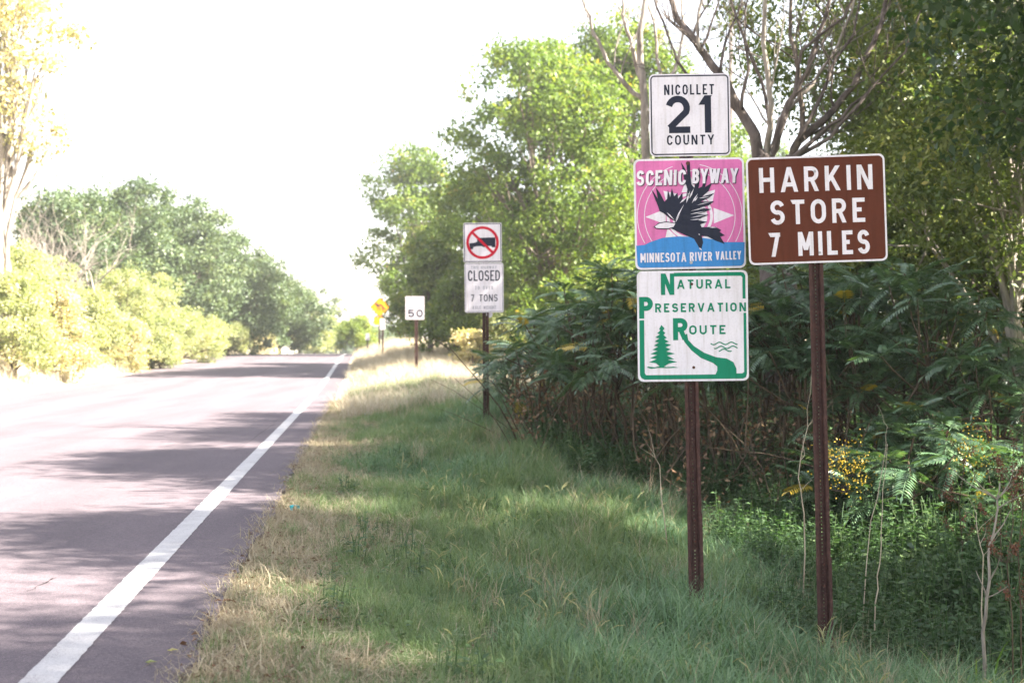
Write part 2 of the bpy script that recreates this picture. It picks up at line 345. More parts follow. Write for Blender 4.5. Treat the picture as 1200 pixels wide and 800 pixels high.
# ------------------------------------------------------------------ stroke lettering
def arc(cx, cy, rx, ry, a0, a1, n=12):
    return [(cx+rx*cos(radians(a0+(a1-a0)*i/n)), cy+ry*sin(radians(a0+(a1-a0)*i/n))) for i in range(n+1)]
GL = {
 'A': (.74, [('D', 0, 0, .5, 1), ('D', 1, 0, .5, 1), ('L', [(.2, .26), (.8, .26)])]),
 'B': (.62, [('L', [(0, 0), (0, 1)]), ('A', [(0, 1), (.5, 1)] + arc(.5, .76, .45, .24, 90, -90) + [(0, .52)]), ('A', [(0, .52), (.5, .52)] + arc(.5, .26, .5, .26, 90, -90) + [(0, 0)])]),
 'C': (.62, [('A', arc(.5, .68, .5, .32, 8, 180) + arc(.5, .32, .5, .32, 180, 352))]),
 'D': (.62, [('L', [(0, 0), (0, 1)]), ('A', [(0, 1), (.42, 1)] + arc(.42, .66, .58, .34, 90, 0) + arc(.42, .34, .58, .34, 0, -90) + [(0, 0)])]),
 'E': (.54, [('L', [(0, 0), (0, 1)]), ('L', [(0, 1), (1, 1)]), ('L', [(0, .52), (.85, .52)]), ('L', [(0, 0), (1, 0)])]),
 'G': (.64, [('A', arc(.5, .68, .5, .32, 8, 180) + arc(.5, .32, .5, .32, 180, 360) + [(1, .46)]), ('L', [(.6, .46), (1, .46)])]),
 'H': (.64, [('L', [(0, 0), (0, 1)]), ('L', [(1, 0), (1, 1)]), ('L', [(0, .52), (1, .52)])]),
 'I': (.0, [('L', [(.5, 0), (.5, 1)])]),
 'K': (.66, [('L', [(0, 0), (0, 1)]), ('D', .02, .32, .95, 1), ('D', .98, 0, .35, .60)]),
 'L': (.52, [('L', [(0, 0), (0, 1)]), ('L', [(0, 0), (1, 0)])]),
 'M': (.78, [('L', [(0, 0), (0, 1)]), ('L', [(1, 0), (1, 1)]), ('D', .02, 1, .5, .18), ('D', .98, 1, .5, .18)]),
 'N': (.66, [('L', [(0, 0), (0, 1)]), ('L', [(1, 0), (1, 1)]), ('D', .04, 1, .96, 0)]),
 'O': (.66, [('O', arc(.5, .66, .5, .34, 0, 180) + arc(.5, .34, .5, .34, 180, 360))]),
 'P': (.60, [('L', [(0, 0), (0, 1)]), ('A', [(0, 1), (.5, 1)] + arc(.5, .73, .5, .27, 90, -90) + [(0, .46)])]),
 'R': (.62, [('L', [(0, 0), (0, 1)]), ('A', [(0, 1), (.5, 1)] + arc(.5, .74, .48, .26, 90, -90) + [(0, .48)]), ('D', .5, .5, .98, 0)]),
 'S': (.62, [('A', arc(.5, .75, .48, .25, 15, 265) + arc(.5, .26, .5, .26, 85, -165))]),
 'T': (.60, [('L', [(.5, 0), (.5, 1)]), ('L', [(0, 1), (1, 1)])]),
 'U': (.64, [('A', [(0, 1.12), (0, .33)] + arc(.5, .33, .5, .33, 180, 360) + [(1, 1.12)])]),
 'V': (.70, [('D', 0, 1, .5, 0), ('D', 1, 1, .5, 0)]),
 'W': (.98, [('D', 0, 1, .26, 0), ('D', .5, 1, .26, 0), ('D', .5, 1, .74, 0), ('D', 1, 1, .74, 0)]),
 'X': (.66, [('D', 0, 0, 1, 1), ('D', 0, 1, 1, 0)]),
 'Y': (.72, [('D', 0, 1, .5, .42), ('D', 1, 1, .5, .42), ('L', [(.5, 0), (.5, .46)])]),
 '0': (.64, [('O', arc(.5, .62, .5, .38, 0, 180) + arc(.5, .38, .5, .38, 180, 360))]),
 '1': (.36, [('L', [(.78, 0), (.78, 1)]), ('D', .86, 1, 0, .80)]),
 '2': (.64, [('A', arc(.5, .70, .5, .30, 165, -25) + [(.04, .06)]), ('L', [(0, 0), (1, 0)])]),
 '5': (.64, [('A', [(1.05, 1), (.12, 1), (.06, .55)] + arc(.5, .31, .5, .31, 128, -160))]),
 '7': (.60, [('L', [(0, 1), (1, 1)]), ('D', 1, 1, .32, 0)]),
}
def ribbon(pts, hw, closed=False):
    n = len(pts); vs = []
    pts = [p for i, p in enumerate(pts) if i == 0 or (abs(p[0]-pts[i-1][0])+abs(p[1]-pts[i-1][1])) > 1e-6]; n = len(pts)
    if closed and abs(pts[0][0]-pts[-1][0])+abs(pts[0][1]-pts[-1][1]) < 1e-6: pts = pts[:-1]; n -= 1
    for i in range(n):
        p = Vector(pts[i])
        a = Vector(pts[(i-1) % n]) if (i > 0 or closed) else None
        b = Vector(pts[(i+1) % n]) if (i < n-1 or closed) else None
        d1 = (p-a).normalized() if a is not None else None; d2 = (b-p).normalized() if b is not None else None
        if d1 is None: d1 = d2
        if d2 is None: d2 = d1
        n1 = Vector((-d1.y, d1.x)); n2 = Vector((-d2.y, d2.x)); m = n1+n2
        if m.length < 1e-6: m = n1
        m.normalize(); k = hw/max(m.dot(n1), .5)
        vs += [p+m*k, p-m*k]
    fs = [(2*i, 2*i+1, (2*i+3) % (2*n), (2*i+2) % (2*n)) for i in range(n if closed else n-1)]
    return vs, fs
def glyph(mb, ch, x, y, h, sw, ws, z, slant=0, ysq=1):
    """returns advance width (metres)"""
    w0, st = GL[ch]; w = max(w0*h*ws, sw); zz = z
    def q(px, py): return (x + sw/2 + px*(w-sw), y + sw/2 + py*(h-sw))
    def sh(v): return (v[0] + slant*(v[1]-y), v[1], zz)
    for s in st:
        if s[0] == 'D':
            _, x0, y0, x1, y1 = s
            a = list(q(x0, y0)); b = list(q(x1, y1))
            for pnt, yy in ((a, y0), (b, y1)):
                if yy == 0: pnt[1] = y
                if yy == 1: pnt[1] = y+h
            L = math.hypot(b[0]-a[0], b[1]-a[1]); hw = sw/2*L/max(abs(b[1]-a[1]), 1e-6)*.96
            hw = min(hw, sw*1.1)
            vs = [(a[0]-hw, a[1]), (a[0]+hw, a[1]), (b[0]+hw, b[1]), (b[0]-hw, b[1])]
            mb.add([sh(v) for v in vs], [(0, 1, 2, 3)])
        elif s[0] == 'L':
            (x0, y0), (x1, y1) = s[1]; a = q(x0, y0); b = q(x1, y1)
            if abs(a[0]-b[0]) < 1e-6: vs = [(a[0]-sw/2, min(a[1], b[1])-(sw/2 if min(y0, y1) == 0 else 0)), (a[0]+sw/2, min(a[1], b[1])-(sw/2 if min(y0, y1) == 0 else 0)), (a[0]+sw/2, max(a[1], b[1])+sw/2), (a[0]-sw/2, max(a[1], b[1])+sw/2)]
            else: vs = [(a[0], a[1]-sw/2), (b[0]+(sw/2 if x1 == 1 else 0), a[1]-sw/2), (b[0]+(sw/2 if x1 == 1 else 0), a[1]+sw/2), (a[0]-(sw/2 if (x0 == 0 and ch in 'T7') else 0), a[1]+sw/2)]
            mb.add([sh(v) for v in vs], [(0, 1, 2, 3)])
        else:
            vs, fs = ribbon([q(*p) for p in s[1]], sw/2, s[0] == 'O')
            mb.add([sh(v) for v in vs], fs)
        zz += .00012
    return w
def text(mb, s, cx, y, h, width, sw, z=.0012, ws=1.0, slant=0, gap=None):
    """centre the string at cx, fitted to a total width"""
    g = .26*h if gap is None else gap
    def total(k):
        t = 0
        for i, ch in enumerate(s):
            t += (.42*h*k if ch == ' ' else max(GL[ch][0]*h*ws*k, sw)) + (g if i < len(s)-1 else 0)*k
        return t
    lo, hi = .2, 3
    for _ in range(30):
        mid = (lo+hi)/2
        if total(mid) < width: lo = mid
        else: hi = mid
    k = lo; x = cx - total(k)/2
    for ch in s:
        if ch == ' ': x += .42*h*k + g*k; continue
        x += glyph(mb, ch, x, y, h, sw, ws*k, z, slant) + g*k
def poly(mb, pts, z):
    vs = [Vector((p[0], p[1], 0)) for p in pts]
    tris = tessellate_polygon([vs])
    b = [(p[0], p[1], z) for p in pts]; fs = []
    for t in tris:
        a, c, d = (Vector(b[i]) for i in t)
        fs.append(tuple(t) if (c-a).cross(d-a).z > 0 else tuple(reversed(t)))
    mb.add(b, fs)
def rrect(w, h, r, n=6, ins=0):
    w = w/2-ins; h = h/2-ins; r = max(r-ins, .002); out = []
    for (cx, cy, a) in ((w-r, h-r, 0), (-w+r, h-r, 90), (-w+r, -h+r, 180), (w-r, -h+r, 270)):
        out += [(cx+r*cos(radians(a+90*i/n)), cy+r*sin(radians(a+90*i/n))) for i in range(n+1)]
    return out
def ring(mb, o, i, z):
    n = len(o); mb.add([(p[0], p[1], z) for p in o]+[(p[0], p[1], z) for p in i], [(k, (k+1) % n, n+(k+1) % n, n+k) for k in range(n)])
def plate(o, thick=.004):
    mb = MB(); n = len(o); mb.add([(p[0], p[1], 0) for p in o]+[(p[0], p[1], -thick) for p in o],
        [tuple(range(n)), tuple(range(2*n-1, n-1, -1))] + [(n+k, n+(k+1) % n, (k+1) % n, k) for k in range(n)])
    return mb
def sheet(name, c, var=.08, rough=.35):
    m = mat(name, c, max(rough, .55), 0, .12)
    f = noise(m, 5, 5, .6); f2 = noise(m, 60, 3, .6)
    t_ = N(m, 'ShaderNodeTexCoord'); mp_ = N(m, 'ShaderNodeMapping'); mp_.inputs['Scale'].default_value = (14, 1.1, 1); LK(m, t_.outputs['Object'], mp_.inputs[0]); f3 = noise(m, 2.2, 5, .6, mp_.outputs[0])
    k = mixc(m, 1.0, c, ramp(m, f, [(.3, (1-var, 1-var, 1-var*.8)), (.7, (1, 1, 1))]), 'MULTIPLY')
    k = mixc(m, 1.0, k, ramp(m, f2, [(.25, (.90, .89, .88)), (.5, (1, 1, 1))]), 'MULTIPLY')
    k = mixc(m, 1.0, k, ramp(m, f3, [(.34, (.86, .85, .82)), (.52, (1, 1, 1))]), 'MULTIPLY')
    LK(m, k, m.node_tree.nodes['Principled BSDF'].inputs['Base Color']); return m
M['white'] = sheet('sign_white', (.79, .745, .79)); M['black'] = sheet('sign_black', (.022, .026, .045))
M['green'] = sheet('sign_green', (.010, .225, .125)); M['brown'] = sheet('sign_brown', (.115, .030, .015), .15)
M['pink'] = sheet('sign_pink', (.68, .18, .41)); M['blue'] = sheet('sign_blue', (.055, .25, .58))
M['red'] = sheet('sign_red', (.56, .012, .035)); M['orange'] = sheet('sign_amber', (.80, .30, .01))
M['faded'] = sheet('sign_faded_grey', (.36, .35, .39)); M['faint'] = sheet('sign_faint_grey', (.30, .29, .31))
M['worn'] = sheet('sign_worn_white', (.46, .43, .45)); M['dull'] = sheet('sign_dull_white', (.80, .75, .78))
M['alu'] = mat('aluminium_edge', (.55, .55, .56), .45, .6)
m = mat('rusty_post', rough=.75, spec=.3); f = noise(m, 30, 7, .7); f2 = noise(m, 3, 3, .5)
k = ramp(m, f, [(.3, (.030, .014, .012)), (.55, (.068, .032, .027)), (.75, (.15, .078, .060))])
k = mixc(m, 1.0, k, ramp(m, f2, [(.3, (.75, .75, .78)), (.7, (1.2, 1.15, 1.1))]), 'MULTIPLY')
LK(m, k, m.node_tree.nodes['Principled BSDF'].inputs['Base Color']); bump(m, f, .4, .004); M['rust'] = m
M['bolt'] = mat('rusty_bolt', (.10, .045, .035), .6, .5); M['zinc'] = mat('zinc_bolt', (.35, .35, .36), .4, .8)

def u_post(z0, z1, w=.052, lip=.024, dep=.034, th=.004, pitch=.0254, hole=.0052):
    """hat-section steel post with punched holes; open side to -Y, lips at y=0"""
    mb = MB(); h = w/2
    prof = [(-h-lip, 0), (-h-.002, 0), (-h+.006, dep), (h-.006, dep), (h+.002, 0), (h+lip, 0)]
    # lips and side walls as thin sheets of real thickness
    def slab(a, b):
        d = Vector((b[0]-a[0], b[1]-a[1])).normalized(); nn = Vector((-d.y, d.x))*th
        q = [(a[0], a[1]), (b[0], b[1]), (b[0]+nn.x, b[1]+nn.y), (a[0]+nn.x, a[1]+nn.y)]
        vs = [(x, y, z0) for x, y in q]+[(x, y, z1) for x, y in q]
        mb.add(vs, [(0, 1, 5, 4), (1, 2, 6, 5), (2, 3, 7, 6), (3, 0, 4, 7), (3, 2, 1, 0), (4, 5, 6, 7)])
    slab(prof[0], prof[1]); slab(prof[1], prof[2]); slab(prof[3], prof[4]); slab(prof[4], prof[5])
    x0, x1 = prof[2][0], prof[3][0]
    nc = int((z1-z0)/pitch); p = (z1-z0)/nc
    for i in range(nc):
        zc = z0+(i+.5)*p
        outer = [(x1, zc), (x1, zc+p/2), (0, zc+p/2), (x0, zc+p/2), (x0, zc), (x0, zc-p/2), (0, zc-p/2), (x1, zc-p/2)]
        inn = [(hole*cos(2*pi*k/8), zc+hole*sin(2*pi*k/8)) for k in range(8)]
        vs = [(a, dep, b) for a, b in outer]+[(a, dep, b) for a, b in inn]+[(a, dep+th, b) for a, b in inn]
        fs = [(k, (k+1) % 8, 8+(k+1) % 8, 8+k) for k in range(8)]+[(8+k, 8+(k+1) % 8, 16+(k+1) % 8, 16+k) for k in range(8)]
        mb.add(vs, fs)
    return mb

class Sign:
    """an Empty at the foot of the post; parts are placed in the (leaning) frame of the post"""
    def __init__(s, u, base_v, Y, lean, label, cat='road sign', group=None, bury=.25, zbase=None):
        p = P(u, base_v, Y); s.Y = Y
        s.base = Vector((p.x, Y, Hs(p.x, Y))); s.lean = lean
        s.e = empty('road_sign', s.base, (0, -lean, 0)); tag(s.e, label, cat, group)
        s.M = Matrix.Translation(s.base) @ Matrix.Rotation(-lean, 4, 'Y'); s.inv = s.M.inverted()
    def post(s, top_v, u_top=None, splice=None, kind='u'):
        top = s.inv @ P(u_top or 600+(s.base.x/s.Y*F), top_v, s.Y)
        mb = u_post(-.1 if splice is None else splice-.25, top.z)
        o = mb.build('post', M['rust'], s.e, loc=(0, .003, 0))
        if splice:
            mb = u_post(-.35, splice, w=.060, lip=.024, dep=.036); mb.build('post_stub', M['rust'], s.e, loc=(0, -.005, 0))
            for z in (splice-.05, splice-.20):
                b = MB(); b.tube([(0, -.004, z), (0, .036, z)], .009, 6); b.build('bolt', M['bolt'], s.e)
    def panel(s, u0, u1, v0, v1, roll, matn, label, rad=.04, dy=0, diamond=False, yaw=0, name='sign_panel'):
        Yp = s.Y - .006 + dy
        c = s.inv @ P((u0+u1)/2, (v0+v1)/2, Yp)
        w = (u1-u0)/F*Yp; h = (v1-v0)/F*Yp
        o = plate(rrect(w, h, rad)).build(name, M[matn], s.e, loc=c)
        rl = roll + (pi/4 if diamond else 0)
        o.matrix_local = Matrix.Translation(c) @ Matrix.Rotation(-(rl-s.lean), 4, 'Y') @ Matrix.Rotation(yaw, 4, 'Z') @ Matrix.Rotation(pi/2, 4, 'X')
        if label: o['label'] = label
        return o, w, h
def bolt(parent, x, y, m='bolt', r=.011):
    b = MB(); b.tube([(x, y, 0.0), (x, y, .006)], [r, r*.8], 8); return b.build('bolt', M[m], parent)
def T(parent, mname, *a, name='lettering', **k):
    b = MB(); text(b, *a, **k); return b.build(name, M[mname], parent)
def sub(mb, name, mname, parent): return mb.build(name, M[mname], parent)

# ---- sign 1: county route, scenic byway, natural preservation route
sg = Sign(817, 700, 10.10, .023, 'rusty post carrying the county 21 marker, pink scenic byway panel and green preservation route panel', group='roadside signs')
sg.post(100, 805, splice=.78)
o, w, h = sg.panel(761, 856, 86.5, 183, .016, 'white', 'white square county route marker with black rim and number 21')
sg.c21 = o
b = MB(); ring(b, rrect(w, h, .04, 6, .010), rrect(w, h, .04, 6, .019), .001); sub(b, 'border', 'black', o)
T(o, 'black', 'NICOLLET', -.003, .143, .073, .355, .0115)
T(o, 'black', '21', -.005, -.128, .265, .335, .046, gap=.062)
T(o, 'black', 'COUNTY', .002, -.212, .070, .335, .0115); bolt(o, -.012, .186, 'zinc', .007); bolt(o, -.012, -.196, 'zinc', .007)

o, w, h = sg.panel(743.5, 873, 185.5, 315, .020, 'white', 'pink and blue scenic byway panel with a flying eagle')
kx = w/.79; sc8 = .787/720.                     # local emblem coordinates from a 720-unit square
def E(x, y): return ((x-395)*sc8, (398-y)*sc8)
b = MB(); top = [p for p in rrect(w, h, .045, 6, .014)]
def clip_poly(pts, yb, keep_above=True):
    out = []
    for i in range(len(pts)):
        a, c = pts[i], pts[(i+1) % len(pts)]
        ia = (a[1] >= yb) == keep_above; ic = (c[1] >= yb) == keep_above
        if ia: out.append(a)
        if ia != ic:
            f = (yb-a[1])/(c[1]-a[1]); out.append((a[0]+f*(c[0]-a[0]), yb))
    return out
poly(b, top, .0008); sub(b, 'pink_field', 'pink', o)
# compass star and rings
b = MB(); cx, cy = E(395, 415)
for R, wd in ((.372, .0045), (.322, .0045)):
    pts = [(cx+R*cos(radians(a)), cy+R*sin(radians(a))) for a in range(0, 361, 6)]
    for i in range(len(pts)-1):
        if max(pts[i][1], pts[i+1][1]) < .30 and min(pts[i][1], pts[i+1][1]) > -.22 or abs(pts[i][0]) < .2 and .30 < pts[i][1]+.02 < .36:
            vs, fs = ribbon([pts[i], pts[i+1]], wd/2); b.add([(v.x, v.y, .0014) for v in vs], fs)
pts = [(cx+.165*cos(radians(a)), cy+.165*sin(radians(a))) for a in range(0, 360, 10)]
poly(b, pts, .0015)
for k in range(8):
    a = radians(45*k); L = .315 if k % 2 == 0 else .26; wd = .055
    if a > pi*1.2 and L*sin(a) < -.22: L = .2
    poly(b, [(cx+L*cos(a), cy+L*sin(a)), (cx+.17*cos(a)-wd*sin(a), cy+.17*sin(a)+wd*cos(a)), (cx+.17*cos(a)+wd*sin(a), cy+.17*sin(a)-wd*cos(a))], .0014)
sub(b, 'compass_star', 'white', o)
b = MB(); pts = [(cx+.145*cos(radians(a)), cy+.145*sin(radians(a))) for a in range(0, 360, 10)]
inn = [(cx+.125*cos(radians(a)), cy+.125*sin(radians(a))) for a in range(0, 360, 10)]
ring(b, pts, inn, .0021); sub(b, 'star_ring', 'pink', o)
b = MB(); hill = [E(44, 600), E(100, 595), E(130, 580), E(215, 552), E(310, 545), E(385, 548), E(480, 558), E(540, 568), E(620, 588), E(748, 590)]
low = [p for p in rrect(w, h, .045, 6, .014) if p[1] < -.25]
lowL = [p for p in low if p[0] < 0]; lowR = [p for p in low if p[0] >= 0]
poly(b, hill + [(w/2-.014, lowR[0][1])] + sorted(lowR, key=lambda p: (p[1], -p[0]), reverse=True) + sorted(lowL, key=lambda p: p[1]), .0028)
sub(b, 'blue_hills', 'blue', o)
for cm_, dx, dz_, z_, nm in (('black', .005, -.005, .0063, 'letter_shadow'), ('white', 0, 0, .0074, 'lettering')):
    sw_ = .0215 if dx else .0195
    T(o, cm_, 'SCENIC', E(212, 0)[0]+dx, E(0, 212)[1]+dz_, .108, .352, sw_, z_, slant=.05, gap=.014, name=nm)
    T(o, cm_, 'BYWAY', E(562, 0)[0]+dx, E(0, 205)[1]+dz_, .104, .325, sw_, z_, slant=.05, gap=.008, name=nm)
T(o, 'white', 'MINNESOTA', E(218, 0)[0], E(0, 710)[1], .066, .325, .0108, .0066, gap=.010)
T(o, 'white', 'RIVER', E(462, 0)[0], E(0, 706)[1], .062, .158, .0105, .0066, gap=.010)
T(o, 'white', 'VALLEY', E(640, 0)[0], E(0, 702)[1], .060, .182, .0102, .0066, gap=.010)
# eagle
b = MB()
eag = [(300, 448), (262, 425), (225, 392), (200, 380), (190, 345), (172, 300), (150, 236), (168, 262), (190, 300), (178, 225), (205, 262), (232, 318), (250, 300), (256, 240), (270, 290), (282, 232), (296, 285), (318, 262), (322, 300), (350, 262), (352, 320), (372, 300),
       (383, 240), (362, 170), (352, 95), (344, 62), (372, 110), (384, 150), (380, 70), (402, 60), (405, 150), (410, 210), (428, 232), (452, 120), (462, 95), (470, 160), (455, 235), (478, 225), (512, 120), (518, 150), (498, 228), (545, 200), (520, 255), (478, 290), (560, 268), (520, 300), (470, 322), (556, 322), (515, 350), (460, 362), (535, 372),
       (490, 392), (442, 402), (520, 408), (470, 428), (450, 442), (510, 455), (462, 470), (470, 488), (560, 487), (598, 510), (585, 520), (622, 545), (590, 552), (618, 600), (560, 578), (505, 548), (470, 545), (478, 588), (462, 640), (440, 600), (418, 560), (380, 545), (335, 525), (272, 492), (290, 470)]
poly(b, [E(*p) for p in eag], .0050); poly(b, [E(*p) for p in [(158, 480), (192, 454), (240, 446), (304, 458), (292, 488), (250, 498), (205, 496), (176, 493)]], .0051); sub(b, 'eagle_body', 'black', o)
b = MB()
poly(b, [E(*p) for p in [(165, 478), (195, 460), (240, 452), (300, 462), (288, 482), (250, 492), (205, 490), (178, 488)]], .0056); sub(b, 'eagle_head', 'white', o); b = MB()
for (x0, y0, x1, y1, wd) in ((330, 330, 380, 290, 10), (372, 330, 400, 250, 12), (395, 300, 425, 235, 10), (410, 330, 450, 270, 9), (385, 262, 395, 300, 8), (300, 440, 360, 335, 8), (245, 385, 295, 440, 8), (300, 455, 330, 400, 6),
    (400, 382, 530, 355, 5), (395, 402, 500, 385, 6), (400, 425, 520, 405, 5), (395, 440, 500, 432, 5), (440, 345, 540, 322, 5), (455, 300, 530, 290, 6), (425, 320, 450, 290, 8), (452, 620, 470, 640, 9), (520, 490, 570, 492, 7), (450, 530, 458, 540, 7)):
    a, c = Vector(E(x0, y0)), Vector(E(x1, y1)); d = (c-a).normalized(); n_ = Vector((-d.y, d.x))*wd*sc8*.5
    poly(b, [tuple(a-n_*.3), tuple(a.lerp(c, .4)-n_), tuple(c), tuple(a.lerp(c, .4)+n_)], .0060)
sub(b, 'eagle_highlights', 'white', o)
bolt(o, E(390, 72)[0], E(390, 72)[1], 'bolt', .016); bolt(o, E(398, 715)[0], E(398, 715)[1], 'zinc', .014)

o, w, h = sg.panel(747, 877, 317, 446.5, .012, 'white', 'white preservation route panel with green lettering, pine and winding road')
scn = .787/647.
def Q(x, y): return ((x-406)*scn, (408-y)*scn)
b = MB(); z = .0012
poly(b, [Q(300, 97), Q(690, 97), Q(706, 102), Q(715, 118), Q(715, 252), Q(698, 252), Q(698, 128), Q(690, 119), Q(300, 119)], z)
poly(b, [Q(94, 372), Q(122, 372), Q(122, 680), Q(130, 692), Q(535, 692), Q(545, 670), Q(545, 645), Q(520, 625), Q(450, 595), Q(395, 550), Q(355, 500), Q(345, 470), Q(372, 452), Q(378, 490), Q(410, 525), Q(470, 565), Q(540, 592), Q(600, 600), Q(640, 622), Q(657, 660), Q(657, 688), Q(690, 688), Q(702, 680), Q(702, 335), Q(718, 335), Q(718, 690), Q(712, 710), Q(695, 718), Q(120, 718), Q(102, 708), Q(94, 690)], z)
sub(b, 'green_road_and_frame', 'green', o)
b = MB()
def big(ch, x, y, hh, ww, sw): glyph(b, ch, Q(x, y)[0], Q(x, y)[1], hh*scn, sw*scn, ww/hh/GL[ch][0], .0018)
big('N', 222, 226, 125, 78, 25); big('P', 94, 362, 126, 80, 29); big('R', 290, 490, 128, 86, 29)
sub(b, 'capital_letters', 'green', o)
T(o, 'green', 'ATURAL', Q(472, 0)[0], Q(0, 192)[1], 54*scn, 312*scn, 10.5*scn, .0018)
T(o, 'green', 'RESERVATION', Q(452, 0)[0], Q(0, 327)[1], 52*scn, 530*scn, 10.5*scn, .0018)
T(o, 'green', 'OUTE', Q(490, 0)[0], Q(0, 458)[1], 53*scn, 212*scn, 10.5*scn, .0018)
b = MB(); rg = random.Random(8); pts = [(222, 400)]
L_ = []; R_ = []
for i in range(9):
    yy = 425+i*24; ww = 14+i*8.5
    L_ += [(222-ww*(.9+.3*rg.random()), yy), (222-ww*.42, yy+6)]
    R_ += [(224+ww*(.9+.3*rg.random()), yy+rg.uniform(-6, 8)), (224+ww*.45, yy+10)]
pts = [(222, 400)]+R_+[(232, 645), (214, 645)]+L_[::-1]
poly(b, [Q(*p) for p in pts], .0018)
poly(b, [Q(*p) for p in [(136, 648), (160, 655), (200, 650), (250, 652), (322, 650), (290, 644), (250, 646), (215, 640), (180, 646), (140, 642)]], .0024)
sub(b, 'pine_emblem', 'green', o)
b = MB()
for (x0, x1, yy, ph) in ((508, 665, 512, 0), (528, 665, 535, 1), (555, 630, 552, 2)):
    pts = [(x0+(x1-x0)*i/24, yy+7*sin(i/24*(x1-x0)/11+ph)) for i in range(25)]
    vs, fs = ribbon([Q(*p) for p in pts], 3.2*scn); b.add([(v.x, v.y, .0018) for v in vs], fs)
sub(b, 'water_emblem', 'green', o)
bolt(o, *Q(402, 164)); bolt(o, *Q(408, 650))

# ---- sign 2: brown Harkin Store
sg = Sign(968.5, 735, 9.85, .026, 'rusty post carrying the wide brown panel reading HARKIN STORE 7 MILES', group='roadside signs')
sg.post(190, 954.5, splice=.72)
o, w, h = sg.panel(876, 1038.5, 182.5, 308, .034, 'white', 'brown panel with white lettering and white rim')
b = MB(); poly(b, rrect(w, h, .045, 6, .013), .0008); sub(b, 'brown_field', 'brown', o)
T(o, 'white', 'HARKIN', .0, .118*h/.787+.015, .172, .785, .0285, .0016, gap=.045)
T(o, 'white', 'STORE', .005, -.098, .168, .655, .0285, .0016, gap=.045)
T(o, 'white', '7 MILES', .008, -.318, .165, .70, .0285, .0016, gap=.040)
bolt(o, -.006, .262, 'zinc', .011); bolt(o, .01, -.30, 'zinc', .010)

# ---- sign 3: no trucks / closed to over 7 tons
sg = Sign(570, 478, 22.2, .008, 'thin post carrying a no trucks square above a white CLOSED TO OVER 7 TONS panel', group='roadside signs')
sg.post(268, 566)
o, w, h = sg.panel(543, 588, 261, 307.5, .01, 'dull', 'white square with red ring and slash over a black lorry', rad=.03)
b = MB(); ring(b, rrect(w, h, .03, 6, .010), rrect(w, h, .03, 6, .022), .001); sub(b, 'border', 'black', o)
b = MB(); poly(b, [(-.085, .015), (-.085, .075), (.20, .08), (.20, -.075), (.145, -.075), (.14, -.055), (.05, -.05), (.02, -.075), (-.01, -.055), (-.08, -.055), (-.14, -.065), (-.155, -.105), (-.20, -.10), (-.205, -.01), (-.12, 0)], .0012); sub(b, 'lorry_emblem', 'black', o)
b = MB(); R = .255; ring(b, [(R*cos(a), R*sin(a)) for a in np.linspace(0, 2*pi, 40, endpoint=False)], [((R-.042)*cos(a), (R-.042)*sin(a)) for a in np.linspace(0, 2*pi, 40, endpoint=False)], .0022)
vs, fs = ribbon([(-.165, .165), (.165, -.165)], .02); b.add([(v.x, v.y, .0026) for v in vs], fs); sub(b, 'red_ring_and_slash', 'red', o)
o, w, h = sg.panel(544.5, 590, 308, 366, .01, 'dull', 'white panel lettered CLOSED TO OVER 7 TONS', rad=.03)
b = MB(); ring(b, rrect(w, h, .03, 6, .012), rrect(w, h, .03, 6, .018), .001); sub(b, 'border', 'black', o)
T(o, 'black', 'CLOSED', 0, .105, .165, .50, .021, gap=.022); T(o, 'black', '7 TONS', 0, -.215, .110, .42, .015, gap=.022)
T(o, 'faded', 'THIS HIGHWAY', 0, .292, .048, .40, .0085, name='faded_lettering'); T(o, 'faded', 'TO OVER', 0, -.03, .055, .28, .0085, gap=.025, name='faded_lettering'); T(o, 'faded', 'AXLE WEIGHT', 0, -.335, .052, .37, .0085, name='faded_lettering')
b = MB(); b.tube([(.06, .03, 1.75), (.06, .038, 1.75)], .05, 14); b.build('reflector', M['white'], sg.e)

# ---- sign 4: speed limit 50 (upper words worn away)
sg = Sign(488, 438, 46, .004, 'thin rusty post carrying a worn white panel reading 50', group='roadside signs')
sg.post(352, 486)
o, w, h = sg.panel(475, 497.3, 347, 374.5, 0, 'worn', 'white speed panel with most upper words worn off', rad=.03)
b = MB(); text(b, '50', .015, -.30, .25, .49, .052, gap=.05); sub(b, 'lettering', 'black', o)
b = MB(); text(b, 'ED', .19, .20, .095, .13, .014); vs, fs = ribbon([(.04, .02), (.10, .055), (.14, .09)], .008); b.add([(v.x, v.y, .001) for v in vs], fs); sub(b, 'worn_lettering', 'faint', o)

# ---- sign 5: deer crossing diamond + plaque; small white plate; low marker
sg = Sign(444.5, 407, 82, .0, 'amber diamond with black deer and small amber plaque far along the verge', group='roadside signs')
sg.post(352, 444)
k = 8.2
o, w, h = sg.panel(445-k, 445+k, 359.5-k, 359.5+k, .0, 'orange', 'amber diamond panel with leaping deer', rad=.05, diamond=True, name='warning_diamond')
b = MB(); dz = [(-.30, -.10), (-.16, -.02), (-.05, .10), (.05, .06), (.15, .05), (.22, .16), (.30, .14), (.26, .20), (.22, .22), (.24, .32), (.17, .24), (.10, .15), (-.02, .17), (-.13, .12), (-.20, .02), (-.32, -.05)]
R45 = Matrix.Rotation(-pi/4, 2)
poly(b, [tuple(R45 @ Vector((-x*1.1, y*1.2-.05))) for x, y in dz], .002)
for (x0, y0, x1, y1) in ((.05, .06, -.04, -.12), (.12, .05, .08, -.10), (-.10, .08, -.20, -.18)):
    vs, fs = ribbon([tuple(R45 @ Vector((-x0*1.1, y0*1.2-.05))), tuple(R45 @ Vector((-x1*1.1, y1*1.2-.05)))], .02); b.add([(v.x, v.y, .003) for v in vs], fs)
sub(b, 'deer_emblem', 'black', o)
